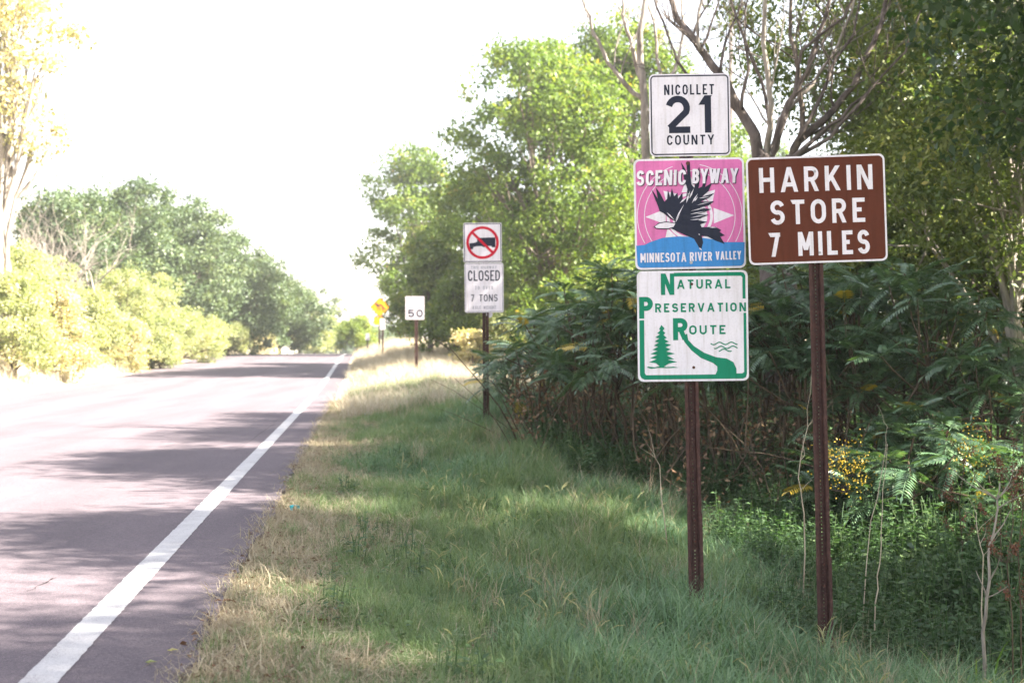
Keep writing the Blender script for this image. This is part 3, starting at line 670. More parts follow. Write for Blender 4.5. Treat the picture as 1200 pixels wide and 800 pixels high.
o, w, h = sg.panel(438.3, 448.5, 371.5, 380.5, 0, 'orange', 'small amber plaque under the diamond', rad=.03, name='plaque')
sg = Sign(448.5, 404, 74, .0, 'narrow white plate on a post in front of the amber diamond sign', group='roadside signs')
sg.post(374, 448.5); sg.panel(445.2, 451.2, 373.3, 386, 0, 'white', None, rad=.03)
sg = Sign(430.5, 408, 92, .0, 'tiny low white marker plate left of the amber diamond sign', group='roadside signs')
sg.post(391, 430.5); sg.panel(428.3, 433, 390.3, 398.5, 0, 'white', None, rad=.02)

# ------------------------------------------------------------------ trees
def limb_pts(a, b, n, wob, rg, sag=0):
    a = Vector(a); b = Vector(b); L = (b-a).length; out = []
    o = Vector((0, 0, 0))
    for i in range(n+1):
        f = i/n
        if 0 < i < n: o += Vector((rg.gauss(0, 1), rg.gauss(0, 1), rg.gauss(0, .6)))*wob*L/n
        out.append(a.lerp(b, f) + o*(1-f*.6) + Vector((0, 0, sag*L*sin(f*pi))))
    return out
def crown_data(lobes, nclump, nleaf, cr, L, Wd, seed, flat=.65, droop=.2):
    """lobes: list of (centre, (rx,ry,rz)); returns quads, var and clump centres"""
    rg = np.random.default_rng(seed); Vs = []; var = []; cc = []; li = []
    vol = np.array([r[0]*r[1]*r[2] for _, r in lobes])**(2/3); share = vol/vol.sum()
    for k, (c, r) in enumerate(lobes):
        n = max(3, int(nclump*share[k])); d = norm(rg.normal(size=(n, 3))); rad = rg.uniform(.25, 1, n)**.5
        p = np.array(c) + d*rad[:, None]*np.array(r); cc.append(p); li += [k]*n
    cc = np.concatenate(cc); n = len(cc)
    cen = np.mean(cc, axis=0)
    csz = cr*rg.uniform(.6, 1.4, n); cv = rg.uniform(0, 1, n)
    idx = np.repeat(np.arange(n), (nleaf*rg.uniform(.5, 1.4, n)).astype(int))
    m = len(idx); off = rg.normal(size=(m, 3)); off *= (rg.uniform(.1, 1, m)**.5/np.maximum(np.linalg.norm(off, axis=1), .1))[:, None]
    off[:, 2] *= flat; c = cc[idx]+off*csz[idx][:, None]
    out = norm(c-cen)
    d = norm(rg.normal(size=(m, 3))*.9 + off*1.0 + np.array([0, 0, -droop])*1.5)
    nn = norm(rg.normal(size=(m, 3))*.55 + np.array([0, 0, .9]) + out*.35)
    sz = rg.uniform(.65, 1.25, m)
    q = leaf_quads(c, d, nn, L*sz, Wd*sz)
    v = np.clip(.62*cv[idx] + .45*rg.uniform(0, 1, m)-.03, 0, 1)
    return q, v, cc, li
def auto_lobes(h0, h1, r, n, seed, taper=.75, squash=.8):
    rg = random.Random(seed); out = []
    for i in range(n):
        f = (i+.5)/n; z = h0+(h1-h0)*f
        env = r*(sin(pi*min(1, (.18+.82*f*.98)))**.6)*taper if f < 1 else 0
        a = i*2.4+rg.uniform(-.6, .6); rr = env*rg.uniform(.45, 1.12)
        lr = r*rg.uniform(.26, .55)*(1 if f < .85 else .8)
        out.append(((rr*cos(a), rr*sin(a), z-(lr*.4 if f > .8 else 0)), (lr, lr, lr*squash)))
    out.append(((0, 0, h1-r*.35), (r*.42, r*.42, r*.35)))
    return out
def make_tree(name, label, cat, x, y, height, r, h0, mkey, bkey, L, Wd, nclump, nleaf, cr, seed, nl=12, group=None, z=None, trunk_r=None, lobes=None, flat=.65, squash=.8, lean=(0, 0), branches=True, minz=None):
    rg = random.Random(seed*7+1)
    bz = Hs(x, y)-.08 if z is None else z
    e = empty(name, (x, y, bz)); tag(e, label, cat, group)
    lobes = lobes or auto_lobes(h0+r*.3, height-r*.25, r, nl, seed, squash=squash)
    lobes = [((c[0]+lean[0]*c[2]/height, c[1]+lean[1]*c[2]/height, c[2]), rr) for c, rr in lobes]
    q, v, cc, li = crown_data(lobes, nclump, nleaf, cr, L, Wd, seed, flat)
    if minz is not None:
        k = q[:, :, 2].min(axis=1) > minz; q = q[k]; v = v[k]
    link('crown', quad_mesh('crown', q, M[mkey], v), e)['kind'] = 'stuff'
    tr = trunk_r or height*.016+.03; mb = MB()
    top = Vector((lean[0]*.75, lean[1]*.75, height*.78)); tp = limb_pts((0, 0, -.1), top, 9, .12, rg)
    mb.tube(tp, [tr*(1.25 if i == 0 else 1)*(1-.82*i/9) for i in range(10)], 8)
    for k, (c, rr) in enumerate(lobes):
        f = max(.18, min(.85, (c[2]-.35*height)/height+rg.uniform(-.05, .08))); i = int(f*9); s = tp[i]
        lp = limb_pts(s, c, 5, .16, rg, .06); r0 = tr*(1-.8*i/9)*.5
        mb.tube(lp, [r0*(1-.75*j/5) for j in range(6)], 5, False)
        if branches:
            mine = [cc[j] for j in range(len(cc)) if li[j] == k]; rg.shuffle(mine)
            for p in mine[:7]: mb.tube(limb_pts(lp[rg.choice([2, 3, 4])], p, 3, .15, rg), [r0*.35, r0*.25, r0*.16, r0*.08], 4, False)
    mb.build('trunk', M[bkey], e, True)
    return e
def copy_thing(src, loc, rz=0, sc=1, label=None):
    r = src.copy(); C.objects.link(r); r.location = loc; r.rotation_euler = (0, 0, rz)
    r.scale = (sc, sc, sc) if not hasattr(sc, '__len__') else sc
    if label: r['label'] = label
    for ch in src.children:
        c = ch.copy(); C.objects.link(c); c.parent = r
    return r
def X(u, Y): return (u-600)/F*Y

# centre group beyond the sunny gap
tA = make_tree('broadleaf_tree', 'tall bright green tree with airy crown rising behind the no trucks sign', 'tree', X(648, 56), 56, 13.9, 4.6, 2.0, 'elm', 'bark', .19, .12, 700, 62, .62, 11, 17, 'trees on the right side of the road')
tA2 = make_tree('broadleaf_tree', 'bright green tree just left of the bare white trunk, behind the tall airy one', 'tree', X(735, 60), 60, 15.2, 4.5, 2.0, 'elm', 'bark', .19, .12, 680, 62, .6, 12, 16, 'trees on the right side of the road')
tB = make_tree('broadleaf_tree', 'rounded mid green tree at the left end of the right-hand trees', 'tree', X(491, 90), 90, 13.6, 4.0, 1.0, 'elm', 'bark', .22, .15, 420, 60, .6, 13, 13, 'trees on the right side of the road')
tC = make_tree('broadleaf_tree', 'lighter small round tree behind the worn 50 sign', 'tree', X(505, 64), 64, 6.3, 2.2, .1, 'bright', 'bark', .17, .11, 260, 60, .42, 14, 10, 'trees on the right side of the road')
tC2 = make_tree('broadleaf_tree', 'mid green tree filling between the 50 sign and the no trucks sign', 'tree', X(565, 68), 68, 9.2, 3.1, .6, 'elm', 'bark', .19, .12, 380, 60, .5, 15, 12, 'trees on the right side of the road')
make_tree('yellowing_bush', 'small yellow-green bush behind the sunny grass between the two thin posts', 'bush', X(552, 50), 50, 1.7, .75, .1, 'yellow', 'twig', .12, .08, 70, 40, .22, 16, 6)
make_tree('yellowing_bush', 'low pale bush right of the thin CLOSED post behind the sunny grass', 'bush', X(590, 52), 52, 2.4, 1.0, .1, 'light', 'twig', .12, .08, 80, 40, .25, 17, 6)
for i, (u, Y, hh, rr, k, lb) in enumerate(((622, 62, 8.2, 3.0, 'elm', 'green tree low behind the no trucks sign, right of its post'), (690, 64, 8.5, 3.2, 'olive', 'olive tree behind the dark sumac, left of the sign cluster'),
        (845, 66, 8.6, 3.6, 'elm', 'bright green tree behind the bare forked tree'), (925, 70, 9.0, 3.8, 'olive', 'olive tree glimpsed between the bare limbs above the brown panel'))):
    make_tree('broadleaf_tree', lb, 'tree', X(u, Y), Y, hh, rr, .4, k, 'bark', .2, .13, 330, 55, .55, 20+i, 11, 'trees on the right side of the road')
for i, (u, Y, hh, rr, k, lb) in enumerate(((612, 54, 3.6, 1.7, 'bright', 'bright low bush right of the no trucks sign, behind the left sumacs'), (665, 50, 3.9, 1.9, 'elm', 'green bush behind the left sumacs, under the tall airy tree'), (535, 60, 4.2, 1.9, 'elm', 'green bush between the 50 sign and the no trucks sign'), (418, 104, 3.4, 1.8, 'bright', 'bright bush behind the amber diamond sign'), (472, 94, 3.8, 1.9, 'elm', 'green bush left of the worn 50 sign'), (720, 47, 4.6, 2.0, 'bright', 'bright bush behind the sumacs left of the pink panel'))):
    make_tree('bush', lb, 'bush', X(u, Y), Y, hh, rr, .05, k, 'twig', .15, .09, 170, 62, .4, 170+i, 9, 'bushes under the right-hand trees')
# near right group (they shade the verge and road)
tE = make_tree('shade_tree', 'large olive-leaved tree filling the view right of the brown panel', 'tree', 9.0, 25.5, 12.5, 4.3, .6, 'olive', 'bark', .13, .055, 900, 78, .55, 31, 16, 'shade trees beside the ditch', flat=.5)
tE2 = make_tree('shade_tree', 'olive tree with a pale slim trunk near the right edge above the sumac', 'tree', 7.6, 21.0, 11.5, 3.6, 1.6, 'olive', 'bark_pale', .12, .05, 760, 78, .5, 32, 15, 'shade trees beside the ditch', flat=.5, trunk_r=.13)
tF = make_tree('shade_tree', 'dark green tree whose branches fill the top right corner', 'tree', 7.9, 15.5, 12.5, 3.7, 3.9, 'deep', 'bark', .14, .08, 780, 74, .55, 33, 15, 'shade trees beside the ditch', minz=3.2)
sp = [((11.3, 32.0), 1.0, 1.05)]
for (xy, rz, s), lb in zip(sp, ('olive tree deep behind the pale-trunked one, farthest right',)):
    copy_thing(tE, (xy[0], xy[1], Hs(*xy)-.1), rz, s, lb)
for (xy, rz, s), lb in zip((((8.6, 9.0), 1.0, .95), ((9.8, 3.4), 3.0, 1.0)), ('dark tree outside the frame to the right of the signs', 'dark tree outside the frame beside the camera')):
    copy_thing(tF, (xy[0], xy[1], Hs(*xy)-.1), rz, s, lb)
for i, (x, y, rz, s, src, lb) in enumerate(((19, 44, 1, 1.0, tE, 'olive tree in the back row, above the middle of the brown panel'), (25, 50, 2, 1.1, tE, 'olive tree in the back row at the right edge'), (17, 62, 3, .8, tA2, 'bright tree in the back row behind the bare limbs'),
        (31, 60, .5, 1.15, tE, 'olive tree farthest right in the back row'), (13.5, 76, 4, .8, tA, 'bright tree deep behind the county marker'), (24, 75, 5, 1.1, tA, 'bright tree deep behind the olive trees'), (9, 84, 2, .95, tA, 'bright tree deep behind the tall airy tree'))):
    copy_thing(src, (x, y, Hs(x, y)-.1), rz, s, lb)

for i, (u, Y, hh, rr, k, lb) in enumerate(((905, 29, 4.6, 1.9, 'olive', 'low olive tree behind the lower edge of the brown panel'), (1010, 24, 4.2, 1.6, 'olive', 'small olive tree above the sumac right of the brown panel post'), (1090, 27, 5.2, 1.9, 'elm', 'small bright tree among the olive trees, right of the brown panel'),
        (1165, 24, 5.0, 1.8, 'olive', 'small olive tree by the pale slim trunk at the right edge'), (760, 33, 3.2, 1.7, 'olive', 'low olive tree behind the foot of the county marker'), (1250, 22, 5.0, 1.8, 'olive', 'small olive tree just outside the right edge'))):
    make_tree('understorey_tree', lb, 'tree', X(u, Y), Y, hh, rr, .2, k, 'bark', .12, .055, 260, 60, .38, 140+i, 9, 'small trees under the shade trees')
# left side
def ltree(lb, u, topv, Y, r, mk, seed, L=.20, Wd=.13, nc=430, cr=.60, h0=.3, cat='tree', name='broadleaf_tree', bk='bark', nleaf=72, nl=14, group='trees on the left side of the road'):
    x = X(u, Y); zb = Hs(x, Y); hh = EYE-(topv-400)/F*Y-zb
    return make_tree(name, lb, cat, x, Y, hh, r, h0, mk, bk, L, Wd, nc, nleaf, cr, seed, nl, group, squash=.85)
ltree('dark oak at the upper left end of the left-hand trees', 85, 206, 70, 3.9, 'oak', 41)
ltree('tallest dark oak on the left, behind bright shrubs', 140, 190, 77, 4.8, 'oak', 42, nc=560)
ltree('dark oak right of the tallest oak on the left', 203, 212, 84, 4.9, 'oak', 43, nc=540)
ltree('dark oak in the middle of the descending left tree line', 252, 252, 92, 4.8, 'oak', 44)
ltree('dark oak with pale edge lower down the left tree line', 294, 290, 100, 4.2, 'oak', 45)
ltree('grey-green tree near the right end of the left tree line', 328, 312, 112, 4.2, 'oak', 46)
ltree('pale green tree at the right end of the left tree line', 350, 338, 126, 3.6, 'light', 47, nc=260)
ltree('low pale tree by the road crest on the left', 368, 368, 140, 2.6, 'light', 48, nc=180)
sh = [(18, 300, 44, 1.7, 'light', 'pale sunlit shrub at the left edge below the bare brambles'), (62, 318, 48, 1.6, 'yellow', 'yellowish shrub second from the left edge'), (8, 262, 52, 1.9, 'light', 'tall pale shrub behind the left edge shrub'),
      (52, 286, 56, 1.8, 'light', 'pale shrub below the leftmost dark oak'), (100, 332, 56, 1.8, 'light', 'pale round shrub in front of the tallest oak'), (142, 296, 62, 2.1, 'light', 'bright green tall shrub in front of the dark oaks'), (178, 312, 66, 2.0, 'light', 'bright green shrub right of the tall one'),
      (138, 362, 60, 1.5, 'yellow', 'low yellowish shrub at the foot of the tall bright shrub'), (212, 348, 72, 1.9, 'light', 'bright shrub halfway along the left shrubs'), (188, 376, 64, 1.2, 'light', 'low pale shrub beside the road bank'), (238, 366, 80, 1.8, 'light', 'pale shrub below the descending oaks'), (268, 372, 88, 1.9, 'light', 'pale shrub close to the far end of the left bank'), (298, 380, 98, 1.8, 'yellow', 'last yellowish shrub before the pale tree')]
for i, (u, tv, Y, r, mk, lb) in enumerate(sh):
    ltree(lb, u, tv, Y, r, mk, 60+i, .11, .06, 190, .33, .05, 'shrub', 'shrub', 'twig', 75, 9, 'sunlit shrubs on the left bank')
ltree('tall pale tree with thin yellowing crown at the top left corner', 5, -60, 46, 2.6, 'yellow', 81, .17, .12, 330, .5, 6.2, bk='bark_pale', nleaf=24, nl=13, name='pale_tree')
# far trees beyond the crest
fv = make_tree('far_tree', 'grey-green tree in the gap where the road disappears', 'tree', X(412, 230), 230, 8.4, 3.8, .2, 'oak', 'bark', .42, .3, 200, 40, .9, 91, 9, 'far trees beyond the crest', z=-3.4, branches=False)
for i, (u, Y, s, lb) in enumerate(((385, 270, 1.05, 'far tree at the left of the gap beyond the crest'), (398, 300, 1.15, 'farthest tree in the gap beyond the crest'), (424, 250, .95, 'far tree close beside the amber diamond sign'), (440, 220, .95, 'far tree behind the amber diamond sign'), (372, 250, .9, 'far tree peeping behind the left pale tree'), (455, 240, 1.0, 'far tree hidden behind the rounded tree'))):
    copy_thing(fv, (X(u, Y), Y, -3.4), i*1.1, s, lb)

# bare trees
def grow(mb, p, d, L, r, depth, rg, spread=.5, sides=5):
    n = 5; pts = [p.copy()]; q = p.copy(); dd = d.copy()
    for i in range(n):
        dd = (dd + Vector((rg.gauss(0, .13), rg.gauss(0, .13), rg.gauss(.04, .09)))).normalized(); q = q+dd*L/n; pts.append(q.copy())
    mb.tube(pts, [r*(1-.6*i/n) for i in range(n+1)], sides, False)
    if depth <= 0: return
    for k in range(rg.choice([2, 3, 3, 4])):
        i = rg.choice([2, 3, 4, 5]); nd = (dd + Vector((rg.gauss(0, spread), rg.gauss(0, spread), rg.gauss(.2, spread*.7)))).normalized()
        grow(mb, pts[i], nd, L*rg.uniform(.5, .8), r*.45, depth-1, rg, spread, max(3, sides-1))
def traced(mb, pts, r0, r1, rg, Y0, depth=3, nsub=6, dy=0.0):
    w = []
    for i, (u, v) in enumerate(pts): w.append(P(u, v, Y0+dy*i/(len(pts)-1)))
    fine = []
    for i in range(len(w)-1):
        for k in range(3): fine.append(w[i].lerp(w[i+1], k/3)+Vector((rg.gauss(0, .012), rg.gauss(0, .05), rg.gauss(0, .012))))
    fine.append(w[-1]); n = len(fine)
    rad = [r0+(r1-r0)*i/(n-1) for i in range(n)]; mb.tube(fine, rad, 8)
    for k in range(nsub):
        i = rg.randrange(n//4, n); d = (fine[min(i, n-1)]-fine[max(i-1, 0)]).normalized()
        nd = (d*.8+Vector((rg.gauss(0, .55), rg.gauss(0, .5), rg.gauss(.25, .3)))).normalized()
        grow(mb, fine[i], nd, rg.uniform(.5, 1.3), rad[i]*.42, depth-1, rg)
def rebase(mb, base): mb.V = [(v[0]-base[0], v[1]-base[1], v[2]-base[2]) for v in mb.V]
Yb = 20.0; base = P(903, 560, Yb); base.z = Hs(base.x, Yb)-.1
e = empty('bare_tree', base); tag(e, 'leafless forked tree with spreading dark limbs behind the brown panel', 'tree', 'bare trees behind the signs')
mb = MB(); rg = random.Random(5); bu = (base.x/Yb*F+600)
bv = 400+(EYE-base.z)/Yb*F
traced(mb, [(bu, bv), (905, 420), (901, 300), (897, 215), (894, 185)], .14, .10, rg, Yb, 1, 0)
rebase(mb, base); mb.build('trunk', M['bark_dead'], e, True)
LB = [([(894, 190), (884, 160), (868, 128), (842, 88), (818, 58), (795, 20), (775, -30)], .115, .045, 'bark_dead', .3), ([(897, 190), (903, 150), (902, 110), (895, 50), (897, -20)], .065, .035, 'bark_pale', -.4),
      ([(900, 195), (912, 160), (925, 120), (945, 85), (962, 40), (978, -20)], .07, .03, 'bark_dead', -.3), ([(926, 190), (935, 165), (965, 142), (1000, 100), (1035, 25), (1042, -20)], .085, .035, 'bark_dead', .5),
      ([(930, 185), (940, 150), (936, 90), (928, 40), (925, -20)], .06, .03, 'bark', .6), ([(820, 62), (818, 30), (825, -10)], .035, .02, 'bark_pale', 0), ([(926, 190), (950, 165), (985, 138), (1026, 100), (1062, 82)], .05, .012, 'bark_dead', .2),
      ([(903, 150), (892, 95), (870, 40), (850, -20)], .035, .02, 'bark_dead', .3)]
LB += [([(898, 200), (880, 150), (845, 110), (806, 90), (790, 60), (770, 10), (760, -20)], .04, .015, 'bark_dead', .5), ([(912, 160), (930, 110), (940, 60), (990, 20), (1010, -20)], .045, .02, 'bark_dead', -.5),
       ([(935, 165), (955, 130), (975, 80), (1000, 40), (1012, -15)], .045, .018, 'bark_dead', .4), ([(895, 200), (915, 140), (950, 100), (985, 50), (1002, 0), (1010, -20)], .04, .016, 'bark_pale', .8), ([(868, 128), (878, 80), (872, 30), (880, -20)], .035, .012, 'bark_dead', -.2),
       ([(842, 88), (850, 50), (868, 10), (872, -20)], .03, .012, 'bark_dead', .1), ([(930, 185), (975, 160), (1010, 120), (1060, 60), (1080, 10)], .04, .012, 'bark_dead', -.3)]
for k, (pts, r0, r1, mk, dy) in enumerate(LB):
    mb = MB(); traced(mb, pts, r0*.78, r1*.75, rg, Yb, 3, 5, dy); rebase(mb, base); mb.build('limb', M[mk], e, True)
mb = MB(); traced(mb, [(bu+4, bv), (925, 420), (924, 300), (926, 230), (927, 182)], .10, .075, rg, Yb, 1, 0); rebase(mb, base); mb.build('trunk', M['bark_dead'], e, True)
Yb = 23.0; base = P(757, 520, Yb); base.z = Hs(base.x, Yb)-.1
e = empty('bare_tree', base); tag(e, 'slim pale bare tree left of the county marker', 'tree', 'bare trees behind the signs')
bu = 757; bv = 400+(EYE-base.z)/Yb*F
LB = [([(757, bv), (758, 400), (756, 280), (757, 180), (752, 90), (750, 40), (760, -20)], .10, .04), ([(757, 122), (735, 100), (712, 72), (695, 35), (680, -10)], .045, .018), ([(753, 100), (742, 60), (731, 20), (728, -20)], .045, .02),
      ([(758, 150), (775, 100), (770, 50), (757, -20)], .035, .02), ([(775, 100), (790, 85), (800, 50), (800, 0), (790, -20)], .035, .015)]
for k, (pts, r0, r1) in enumerate(LB):
    mb = MB(); traced(mb, pts, r0, r1, rg, Yb, 3, 0 if k == 0 else 5, .2*k); rebase(mb, base); mb.build('trunk' if k == 0 else 'limb', M['bark_pale'], e, True)
# brambles, bare, on the left bank
Yb = 60; base = P(62, 300, Yb); base.z = Hs(base.x, Yb)
e = empty('dead_bramble', base); tag(e, 'tangle of bare pale branches at the left below the dark oaks', 'shrub')
mb = MB(); rg = random.Random(9)
for k in range(46):
    a = rg.uniform(0, 2*pi); grow(mb, Vector((rg.gauss(0, 1.1), rg.gauss(0, .7), rg.uniform(.2, 2.2))), Vector((cos(a)*.8, sin(a)*.5, rg.uniform(.5, 1.4))).normalized(), rg.uniform(1.4, 2.6), .035, 2, rg, .6, 4)
mb.build('branch', M['bark_pale'], e, True)['kind'] = 'stuff'

# ------------------------------------------------------------------ sumac shrubs
def frond_mesh(name, seed, L=.46, n=11):
    rg = random.Random(seed); cs = []; ds = []; ns = []; Ls = []; Ws = []
    def rp(f): return np.array([L*f*(1-.12*f), 0, L*(.10*f-.30*f*f)])
    for i in range(n):
        f = .2+.78*i/n; p = rp(f); t = norm(rp(f+.05)-rp(f-.05)); ll = .115*(1-.55*abs(f-.45)**1.2)*rg.uniform(.9, 1.1)
        for sd in (-1, 1):
            ds.append(t*.55+np.array([0, sd, -.14+rg.uniform(-.1, .1)])); cs.append(p); ns.append(np.array([-.1, -sd*.15, 1.0])); Ls.append(ll); Ws.append(.025*rg.uniform(.9, 1.1))
    cs.append(rp(.98)); ds.append(np.array([1, 0, -.6])); ns.append(np.array([.4, 0, 1])); Ls.append(.09); Ws.append(.026)
    q = leaf_quads(np.array(cs), np.array(ds), np.array(ns), Ls, Ws, .18)
    r = []                                   # rachis: a narrow strip in three pieces
    for a, b in ((0, .35), (.35, .7), (.7, 1)):
        p0, p1 = rp(a), rp(b); w = .0035; r.append([p0+[0, w, 0], p0-[0, w, 0], p1-[0, w*.6, 0], p1+[0, w*.6, 0]])
    q = np.concatenate([q, np.array(r)])
    v = [rg.uniform(.1, .85) for _ in range(len(q))]
    return q, np.array(v)
FR = [frond_mesh('frond', i, L=l) for i, l in enumerate((.46, .52, .40, .48))]
fr_me = [quad_mesh('frond', q, M['sumac'], v) for q, v in FR]
fr_yel = quad_mesh('frond', FR[2][0], M['sumac'], np.ones(len(FR[2][0])))
def sumac(label, x, y, height, r, tips, seed, low=.45, nobj=170, per=10):
    rg = random.Random(seed); z0 = Hs(x, y)-.05; e = empty('sumac', (x, y, z0)); tag(e, label, 'shrub', 'sumac shrubs along the ditch')
    mb = MB(); T = []
    stems = []
    for k in range(max(4, int(tips/4))):
        a = rg.uniform(0, 2*pi); rr = r*rg.uniform(.2, .7); top = Vector((rr*cos(a), rr*sin(a), height*rg.uniform(.55, .8)))
        s = Vector((cos(a), sin(a), 0))*rg.uniform(.05, .3*r); pts = limb_pts(s-Vector((0, 0, .05)), top, 6, .12, rg, .03)
        mb.tube(pts, [.026*(1-.6*i/6) for i in range(7)], 5, False); stems.append(pts)
    for i in range(tips):
        a = i*2.39996+rg.uniform(-.3, .3); f = math.sqrt((i+.5)/tips)
        rr = r*f*rg.uniform(.8, 1.1); zt = height*(low+(1-low)*(1-f**2.2*.75))*rg.uniform(.86, 1.03)-.12
        tip = Vector((rr*cos(a), rr*sin(a), zt)); st_ = min(stems, key=lambda s: (s[-1]-tip).length); s = st_[rg.choice([3, 4, 5])]
        mb.tube(limb_pts(s, tip, 4, .12, rg, -.03), [.014, .012, .011, .010, .009], 5, False); T.append(tip)
    mb.build('stems', M['twig'], e, True)['kind'] = 'stuff'
    fr = []
    for tip in T:
        n = rg.randrange(per-2, per+3); a0 = rg.uniform(0, 6.28)
        for k in range(n):
            az = a0+2*pi*k/n*1.0+rg.uniform(-.25, .25); el = rg.uniform(-.45, .8)
            fr.append((tip+Vector((0, 0, rg.uniform(-.10, .02))), az, el, rg.uniform(-.5, .5), rg.uniform(.6, 1.2)))
    cdir = Vector((-x, -y, 0)).normalized()
    fr.sort(key=lambda f: -((f[0].x*cdir.x+f[0].y*cdir.y)+.5*f[0].z+.25*(cos(f[1])*cdir.x+sin(f[1])*cdir.y)))
    rest = []; rv = []
    for i, (p, az, el, tw, s) in enumerate(fr):
        R = Matrix.Translation(p) @ Matrix.Rotation(az, 4, 'Z') @ Matrix.Rotation(-el, 4, 'Y') @ Matrix.Rotation(tw, 4, 'X') @ Matrix.Scale(s, 4)
        if i < nobj:
            me = fr_yel if rg.random() < .015 else fr_me[rg.randrange(4)]
            o = bpy.data.objects.new('frond', me); C.objects.link(o); o.parent = e; o.matrix_local = R
        else:
            q, v = FR[rg.randrange(4)]; A = np.array(R); rest.append(q@A[:3, :3].T+A[:3, 3]); rv.append(v)
    if rest: link('foliage', quad_mesh('foliage', np.concatenate(rest), M['sumac'], np.concatenate(rv)), e)['kind'] = 'stuff'
    return e
SU = [('low sumac at the left end of the dark thicket, beside the thin CLOSED post', 622, 22.5, 392, .9, 12), ('sumac second from the left end of the thicket', 655, 21, 345, 1.1, 16), ('tall sumac left of the preservation route panel', 700, 19.5, 305, 1.25, 22),
      ('tall sumac directly left of and behind the sign cluster', 752, 18.8, 284, 1.3, 24), ('sumac hidden behind the pink panel', 815, 18.2, 296, 1.3, 22), ('sumac seen between the two sign posts', 885, 17.6, 294, 1.35, 26), ('sumac just right of the brown panel post', 955, 17.3, 288, 1.4, 28),
      ('sumac below the right end of the brown panel', 1030, 17.0, 284, 1.4, 28), ('broad sumac right of the brown panel', 1095, 16.4, 304, 1.4, 26), ('sumac at the right edge of the photo', 1165, 15.8, 372, 1.4, 24)]
for i, (lb, u, Y, tv, r, tips) in enumerate(SU):
    tips = int(tips*1.35)
    x = X(u, Y); sumac(lb, x, Y, EYE-(tv-400)/F*Y-Hs(x, Y), r, tips, 100+i, .36 if i < 4 else .46 if i < 7 else .22, 210)
for i, (lb, u, Y, tv, r, tips) in enumerate((('low sumac in front, right of the brown panel post', 1020, 14.8, 492, .75, 12), ('low front sumac above the dark weeds', 1098, 14.3, 478, .85, 14), ('low front sumac at the right edge', 1180, 14.4, 500, .9, 15))):
    x = X(u, Y); sumac(lb, x, Y, EYE-(tv-400)/F*Y-Hs(x, Y), r, tips, 130+i, .35, 130)
# tangle of bare stems under the sumacs
mb = MB(); rg = random.Random(77)
for k in range(430):
    Y = rg.uniform(15.2, 21.5); u = rg.uniform(600, 1000) if rg.random() < .8 else rg.uniform(900, 1150)
    if Y < 18 and u < 745: Y += 3.4
    x = X(u, Y); z = Hs(x, Y); L = rg.uniform(.6, 1.9); a = rg.uniform(0, 2*pi); le = rg.uniform(.05, 1.0)
    d = Vector((cos(a)*le, sin(a)*le, 1)).normalized(); s = Vector((x, Y, z-.05 if rg.random() < .8 else z+rg.uniform(.2, .9)))
    pts = [s]; q = s
    for i in range(5):
        d = (d+Vector((rg.gauss(0, .16), rg.gauss(0, .16), rg.gauss(-.05, .12)))).normalized(); q = q+d*L/5; pts.append(q)
    r = rg.choice([.004, .006, .009, .013]); mb.tube(pts, [r*(1-.6*i/5) for i in range(6)], 4, False)
tag(mb.build('brush_tangle', M['twig'], None, True), 'brown tangle of bare stems and vines under the sumacs behind the sign posts', 'brush', kind='stuff')
# brown hanging dead leaves in the tangle
rgn = np.random.default_rng(5); n = 2800
cx = rgn.uniform(595, 1000, n); cy = rgn.uniform(15.6, 21.5, n); cy = np.where((cx < 745) & (cy < 19), cy+2.6, cy)
px = (cx-600)/F*cy; pz = H(px, cy)+rgn.uniform(0.02, 1.25, n)**1.0
q = leaf_quads(np.stack([px, cy, pz], 1), rgn.normal(size=(n, 3))*[1, 1, .6]+[0, 0, -.6], rgn.normal(size=(n, 3)), rgn.uniform(.04, .10, n), rgn.uniform(.02, .05, n))
me = quad_mesh('dead_leaves', q, M['dryleaf'], rgn.uniform(0, 1, n))
tag(link('dead_leaves', me), 'withered brown leaves hanging in the tangle under the sumacs', 'leaves', kind='stuff')

# ------------------------------------------------------------------ grass and weeds (scattered tufts)
def blade_quads(nb, rad, h0, h1, w, lean, seed, seg=3, curl=.5):
    rg = np.random.default_rng(seed); Q = []; V = []
    for b in range(nb):
        a = rg.uniform(0, 2*pi); r = rad*math.sqrt(rg.uniform()); p = np.array([r*cos(a), r*sin(a), -.02]); az = rg.uniform(0, 2*pi)
        hh = rg.uniform(h0, h1); ln = lean*rg.uniform(.2, 1.3); d = np.array([cos(az), sin(az), 0]); s = np.array([-sin(az+rg.uniform(-.6, .6)), cos(az), 0]); s /= np.linalg.norm(s)
        ww = w*rg.uniform(.6, 1.3); var = rg.uniform(0, 1); prev = None
        for i in range(seg+1):
            f = i/seg; ang = ln*f*(1+curl*f); c = p+hh*f*(np.array([0, 0, cos(ang*.8)])+d*sin(ang)); wi = ww*(1-f**1.6)*.5+.0003
            cur = (c-s*wi, c+s*wi)
            if prev is not None: Q.append([prev[0], prev[1], cur[1], cur[0]]); V.append(var)
            prev = cur
    return np.array(Q), np.array(V)
